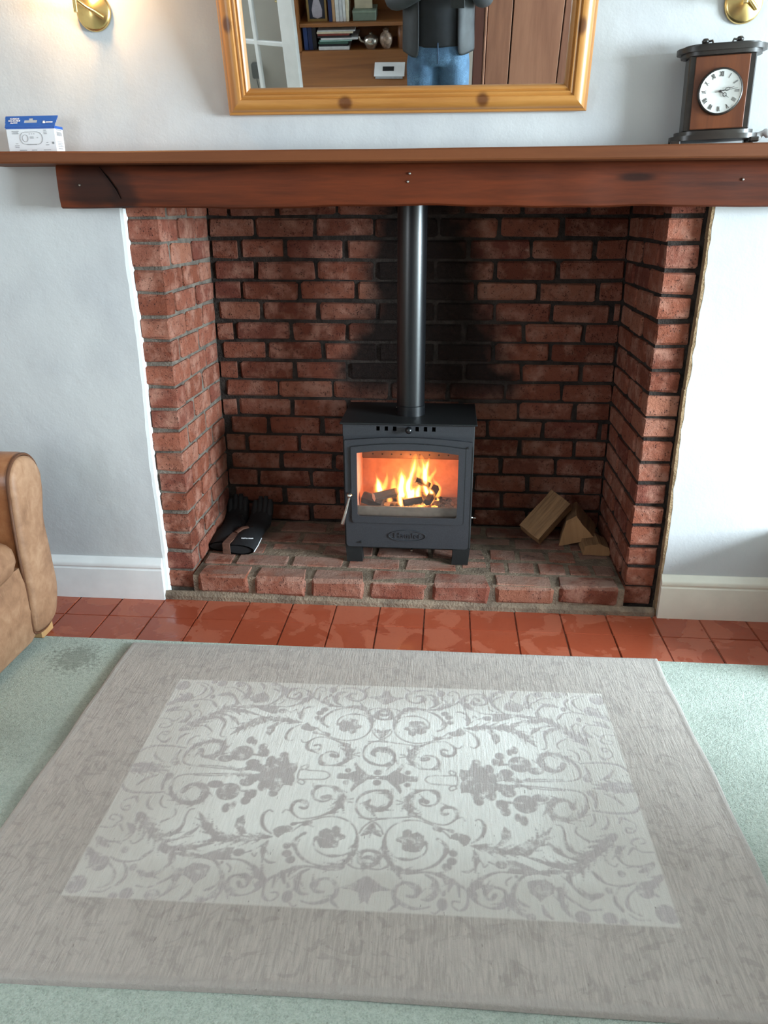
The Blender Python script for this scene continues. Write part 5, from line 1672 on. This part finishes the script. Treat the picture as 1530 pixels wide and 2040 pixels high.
vessel('mottled_jar', [(0, 0), (.024, 0), (.028, .006), (.042, .035), (.043, .060), (.034, .082), (.020, .092), (.018, .104), (.022, .110), (.016, .110), (.012, .1), (0, .098)], -.345, -3.46, zl, plain('mottled_brown_glaze', C(150, 128, 112), .25, 0, .16, 50, .05), 'mottled brown glazed jar beside the silver teapot', 'jar')
vessel('wooden_post_box', [(0, 0), (.035, 0), (.035, .13), (.030, .135), (0, .135)], -.235, -3.47, zl, dwz, 'plain turned wooden pot next to the mottled jar', 'pot')
# clear bag with a card on the lid
pk = thing('paper_packet', 'white paper packet with a black panel lying on the bureau lid', 'packet', (-.31, -3.285, .695), (R(36) * -1 + R(72), 0, R(-4)))
pk.rotation_euler = (math.atan2(.174, -.24) + math.pi, 0, R(-3))
pk.rotation_euler = (R(-36), 0, R(2))
pk.location = (-.315, -3.285, .6415)
bm = B(); box(bm, -.100, .100, -.050, .050, 0, .004, .0015)
for v in bm.verts: v.co.z += .002 * noise.noise(v.co * 30)
put('packet_body', bm, MT['card_white'], pk, None, True)
bm = B(); box(bm, -.045, .030, -.018, .014, .004, .0052); put('black_panel', bm, MT['ink'], pk, None, True)
bm = B(); box(bm, -.09, .09, .050, .066, .0005, .0018); put('seal_strip', bm, MT['grey_ink'], pk, None, True)

# glazed white door standing ajar
dl = thing('door_1', 'white glazed door with brass handle standing ajar, seen in the mirror', 'door', (-1.52, -3.16, .003))
dl['kind'] = 'structure'
A0, A1 = Vector((-.838, -2.90, 0)), Vector((-1.55, -3.13, 0))
dv = (A1 - A0).normalized(); nv = Vector((-dv.y, dv.x, 0)); DWID = (A1 - A0).length
MD = Matrix(((dv.x, nv.x, 0, A0.x), (dv.y, nv.y, 0, A0.y), (0, 0, 1, 0), (0, 0, 0, 1)))
ST = .095
def dpart(name, u0, u1, z0, z1, th=.036, mat=None, bev=.003, off=0):
    bm = B(); box(bm, u0, u1, -th / 2 + off, th / 2 + off, z0, z1, bev, m=MD); return put(name, bm, mat or MT['gloss_white'], dl)
dpart('stile', 0, ST, .01, 2.0); dpart('stile', DWID - ST, DWID, .01, 2.0)
dpart('rail', ST, DWID - ST, .01, .22); dpart('rail', ST, DWID - ST, 1.90, 2.0)
nu, nz = 3, 5
pw, ph = (DWID - 2 * ST) / nu, (1.90 - .22) / nz
for k in range(1, nu): dpart('glazing_bar', ST + k * pw - .012, ST + k * pw + .012, .22, 1.90, .026)
zb_ = [.22, .56, .905, 1.25, 1.58, 1.90]
for z in zb_[1:-1]: dpart('glazing_bar', ST, DWID - ST, z - .012, z + .012, .024)
for i in range(nu):
    for j in range(nz):
        dpart('pane', ST + i * pw, ST + (i + 1) * pw, zb_[j], zb_[j + 1], .004, MT['pane'], 0)
bm = B(); box(bm, .030, .066, .018, .024, 1.00, 1.18, .003, m=MD); hp = put('handle_plate', bm, MT['brass'], dl)
bm = B(); tube(bm, [MD @ Vector(p) for p in ((.048, .02, 1.115), (.048, .055, 1.115), (.060, .06, 1.115), (.150, .06, 1.112))], [.008, .008, .008, .006], 10); put('handle', bm, MT['brass'], hp, 50)

bm = B(); box(bm, -1.34, -1.28, -3.748, -3.70, .46, .56, .008)
t = tag(put('plug_adapter', bm, MT['ink']), 'black plug-in adapter on the wall behind the glazed door', 'adapter')
bm = B(); tube(bm, catmull([(-1.31, -3.70, .46), (-1.29, -3.68, .36), (-1.25, -3.70, .22), (-1.22, -3.72, .02)], 5), .004, 6); put('cord', bm, MT['ink'], t, 60)

# plank door of wide old boards
pd = thing('door_2', 'brown plank door of wide worn boards, seen in the mirror', 'door', (.75, -3.12, .003))
pd['kind'] = 'structure'
pk1 = [wood('door_plank_%d' % i, C(*a), C(*b), 'Z', 8, .6, streak=.6) for i, (a, b) in enumerate((((112, 68, 48), (150, 100, 74)), ((124, 78, 56), (158, 108, 82)), ((104, 62, 44), (146, 96, 72))))]
bx0 = .302
for i, w in enumerate((.150, .303, .26, .22)):
    bm = B(); box(bm, bx0 + .003, bx0 + w - .003, -3.14, -3.105, .01, 2.0, .003)
    for v in bm.verts: v.co.x += .002 * math.sin(v.co.z * 6 + i)
    put('plank', bm, pk1[i % 3], pd); bx0 += w
bm = B(); box(bm, .225, .285, -3.20, -3.10, .003, 2.06, .004); put('door_post', bm, wood('dark_post', C(70, 34, 24), C(100, 54, 38), 'Z', 9, .55), pd)
bm = B(); box(bm, .286, .300, -3.15, -3.098, .003, 2.02, .003); put('door_bead', bm, pk1[1], pd)
bm = B(); box(bm, .23, 1.3, -3.165, -3.142, .003, 2.0); put('backing', bm, MT['void'], pd)

# ------------------------------------------------------------------ the photographer, seen in the mirror
PXc, PYc = .012, -2.86
per = thing('person', 'person in jeans, dark top and open dark jacket taking the photo, seen in mirror', 'person', (PXc, PYc, .003))
skin_m = plain('skin', C(206, 160, 134), .5, 0, .03, 40, .05)
denim = N('blue_denim')
_p = denim.obj()
_f = denim.noise(_p, 9, 5)
denim.bsdf(denim.mix(denim.sm(denim.noise(_p, 300, 2), .4, .6), denim.ramp(_f, [(.3, C(48, 72, 98)), (.55, C(86, 120, 150)), (.75, C(120, 152, 178))]), C(60, 86, 112)), .85, 0, denim.bump(denim.noise(_p, 22, 4), .5, .012))
denim = denim.m
jack = plain('dark_waxed_jacket', C(44, 46, 50), .6, 0, .14, 12, .3)
tee = plain('black_top', C(24, 26, 30), .85, 0, .1, 14, .2)
hair_m = plain('brown_hair', C(70, 52, 40), .6, 0, .15, 60, .3)
shoe_m = plain('dark_shoe', C(40, 34, 30), .5, 0, .1, 30, .1)


def skinned(name, verts, edges, mat, parent, root=0, lv=2):
    me = bpy.data.meshes.new(name)
    me.from_pydata([(PXc + v[0], PYc + v[1], v[2]) for v in verts], edges, [])
    me.materials.append(mat)
    me.transform(wmat(parent).inverted())
    o = bpy.data.objects.new(name, me); col.objects.link(o); o.parent = parent
    md = o.modifiers.new('skin', 'SKIN'); md.use_smooth_shade = True
    lay = me.skin_vertices[0].data
    for i, v in enumerate(verts):
        r_ = v[3] if isinstance(v[3], tuple) else (v[3], v[3])
        lay[i].radius = r_
        lay[i].use_root = (i == root)
    return subsurf(o, lv)


chain = lambda a, n_: [(a + i, a + i + 1) for i in range(n_ - 1)]
# body: pelvis, spine, neck, head; both arms raised to the phone; legs
bv = [(0, 0, .92, (.135, .10)), (0, 0, 1.08, (.125, .09)), (0, .0, 1.26, (.15, .10)), (0, -.01, 1.40, (.13, .085)), (0, .0, 1.48, .055), (0, .012, 1.55, .056), (0, .025, 1.62, .085), (0, .022, 1.70, .092), (0, .012, 1.775, .060)]
be = chain(0, 9)
hands_at = {-1: (.035, .365, 1.300), 1: (.178, .365, 1.306)}
for s_ in (-1, 1):
    b0 = len(bv)
    hx, hy, hz = hands_at[s_]
    bv += [(s_ * .17, -.01, 1.40, .056), (s_ * .235, -.02, 1.27, .048), (s_ * .255, .03, 1.13, .042), ((s_ * .255 + hx) / 2, .20, 1.235, .036), (hx + s_ * .006, hy - .06, hz - .012, .026), (hx, hy - .005, hz, (.034, .020))]
    be += [(3, b0)] + chain(b0, 6)
for s_ in (-1, 1):
    b0 = len(bv)
    bv += [(s_ * .090, 0, .84, .074), (s_ * .098, .0, .66, .066), (s_ * .108, .006, .48, .054), (s_ * .112, -.01, .30, .050), (s_ * .115, -.012, .10, .038), (s_ * .118, .05, .05, .036), (s_ * .122, .14, .035, .026)]
    be += [(0, b0)] + chain(b0, 7)
skinned('body', bv, be, skin_m, per)
# fingers close on the phone edges
for s_ in (-1, 1):
    hx, hy, hz = hands_at[s_]
    for k in range(4):
        z0 = hz + .022 - k * .016
        ln = (.9, 1.0, .95, .8)[k]
        pts = [(hx + s_ * .008, hy + .0, z0, .0088), (hx + s_ * .020, hy + .022 * ln, z0 + .003, .0082), (hx + s_ * .012, hy + .038 * ln, z0 + .004, .0076), (hx - s_ * .010, hy + .040, z0 + .004, .0062)]
        skinned('finger', pts, chain(0, 4), skin_m, per, 0, 1)
    skinned('thumb', [(hx, hy - .01, hz + .014, .0105), (hx - s_ * .004, hy + .010, hz + .034, .0095), (hx - s_ * .016, hy + .018, hz + .052, .008)], chain(0, 3), skin_m, per, 0, 1)
# face and hair
for s_ in (-1, 1):
    bm = B(); bmesh.ops.create_icosphere(bm, subdivisions=2, radius=.0125, matrix=Matrix.Translation((PXc + s_ * .032, PYc + .102, 1.672)))
    put('eye', bm, MT['dial'], per, 180)
    bm = B(); bmesh.ops.create_icosphere(bm, subdivisions=2, radius=.028, matrix=Matrix.Translation((PXc + s_ * .088, PYc + .015, 1.66)) @ Matrix.Diagonal((.4, .7, 1.1, 1)))
    put('ear', bm, skin_m, per, 180)
bm = B(); tube(bm, [(PXc, PYc + .104, 1.675), (PXc, PYc + .122, 1.645), (PXc, PYc + .112, 1.632)], [.008, .015, .012], 8); put('nose', bm, skin_m, per, 180)
bm = B(); tube(bm, [(PXc - .026, PYc + .098, 1.600), (PXc, PYc + .107, 1.603), (PXc + .026, PYc + .098, 1.600)], [.003, .007, .003], 8); put('mouth', bm, pmat('lips', (168, 104, 92)), per, 180)
bm = B(); bmesh.ops.create_icosphere(bm, subdivisions=3, radius=.108, matrix=Matrix.Translation((PXc, PYc - .004, 1.715)) @ Matrix.Diagonal((.93, 1.02, 1.0, 1)))
for v in list(bm.verts):
    if v.co.z < 1.66 + .6 * max(0, v.co.y - PYc - .02) or (v.co.y > PYc + .05 and v.co.z < 1.735): bm.verts.remove(v)
for v in bm.verts: v.co += (v.co - Vector((PXc, PYc, 1.70))) * .06 * noise.noise(v.co * 40)
o = put('hair', bm, hair_m, per, 180); sd = o.modifiers.new('thick', 'SOLIDIFY'); sd.thickness = .012
# clothes
def jeans():
    bm = B()
    def ring(cx, cyy, z, rx, ry): return [(PXc + cx + rx * math.cos(t), PYc + cyy + ry * math.sin(t), z) for t in [2 * math.pi * k / 20 for k in range(20)]]
    loft(bm, [ring(0, 0, z, rx, ry) for z, rx, ry in ((1.03, .150, .112), (.98, .160, .120), (.92, .176, .128), (.86, .182, .130), (.82, .165, .115))])
    for s_ in (-1, 1):
        loft(bm, [ring(s_ * cx, cy_, z, rx, ry) for cx, cy_, z, rx, ry in ((.086, 0, .90, .090, .118), (.092, 0, .80, .096, .118), (.100, .003, .66, .090, .104), (.106, .008, .48, .076, .086), (.110, -.004, .30, .072, .080), (.114, -.006, .06, .076, .084))])
    for v in bm.verts: v.co += Vector((.006 * noise.noise(v.co * 14), .007 * noise.noise(v.co * 16 + Vector((3, 0, 0))), 0))
    o = put('jeans', bm, denim, per, 180)
    rm = o.modifiers.new('merge', 'REMESH'); rm.mode = 'VOXEL'; rm.voxel_size = .011; rm.use_smooth_shade = True
    sm_ = o.modifiers.new('soften', 'SMOOTH'); sm_.factor = .5; sm_.iterations = 4
jeans()
bm = B()
tube(bm, [(PXc, PYc + .131, .955), (PXc, PYc + .136, .90), (PXc, PYc + .130, .845)], .004, 6)
put('fly_seam', bm, plain('dark_denim_seam', C(44, 62, 84), .85, 0, .05, 60, 0), per, 180)
def torso(name, secs, mat, a0, a1, n=28, thick=.008):
    bm = B()
    full = abs(a1 - a0) >= 359
    rings = []
    for z, rx, ry, cy_ in secs:
        rr_ = []
        for k in range(n if full else n + 1):
            t = R(a0 + (a1 - a0) * k / n)
            w = 1 + .05 * noise.noise((math.cos(t) * 4, math.sin(t) * 4, z * 5))
            rr_.append((PXc + rx * w * math.cos(t), PYc + cy_ + ry * w * math.sin(t), z + (.012 * noise.noise((t * 2, 3, 1)) if z < 1 else 0)))
        rings.append(rr_)
    loft(bm, rings, False, False, full)
    o = put(name, bm, mat, per, 180)
    m_ = o.modifiers.new('cloth', 'SOLIDIFY'); m_.thickness = thick; m_.offset = 0
    return subsurf(o, 1)
torso('top', [(.925, .170, .132, .0), (1.0, .165, .128, .0), (1.15, .168, .122, .005), (1.30, .182, .128, 0), (1.40, .165, .112, -.005), (1.455, .10, .082, -.005), (1.475, .066, .064, 0)], tee, 0, 360)
torso('jacket', [(.875, .212, .165, -.01), (.98, .205, .158, -.01), (1.12, .198, .148, -.005), (1.30, .205, .150, -.01), (1.40, .195, .132, -.012), (1.46, .12, .10, -.012), (1.50, .080, .080, -.012)], jack, 122, 418, 34, .012)
for s_ in (-1, 1):
    hx, hy, hz = hands_at[s_]
    skinned('jacket_sleeve', [(s_ * .150, -.012, 1.415, .080), (s_ * .205, -.015, 1.36, .076), (s_ * .24, -.02, 1.25, .068), (s_ * .258, .03, 1.13, .062), ((s_ * .255 + hx) / 2, .20, 1.235, .054), (hx + s_ * .02, hy - .085, hz - .016, .044)], chain(0, 6), jack, per, 0, 2)
    bm = B()
    lathe(bm, [(0, 0), (.045, 0), (.050, .03), (.046, .06), (.03, .085), (0, .09)], (PXc + s_ * .118, PYc + .05, .003), (0, 0, 1), 16)
    for v in bm.verts: v.co.y = PYc + .05 + (v.co.y - PYc - .05) * 2.6
    put('shoe', bm, shoe_m, per, 60)

ph = thing('smartphone', 'black smartphone held up in both hands by the photographer', 'phone', tuple(M.translation - fw * .012 - up2 * .060), M.to_euler())
bm = B(); box(bm, -.037, .037, -.080, .072, .0, .008, .003); put('phone_body', bm, MT['ink'], ph, None, True)
bm = B(); box(bm, -.034, .034, -.076, .068, .0079, .0085); put('screen', bm, pmat('dark_screen', (30, 34, 40), .1), ph, None, True)
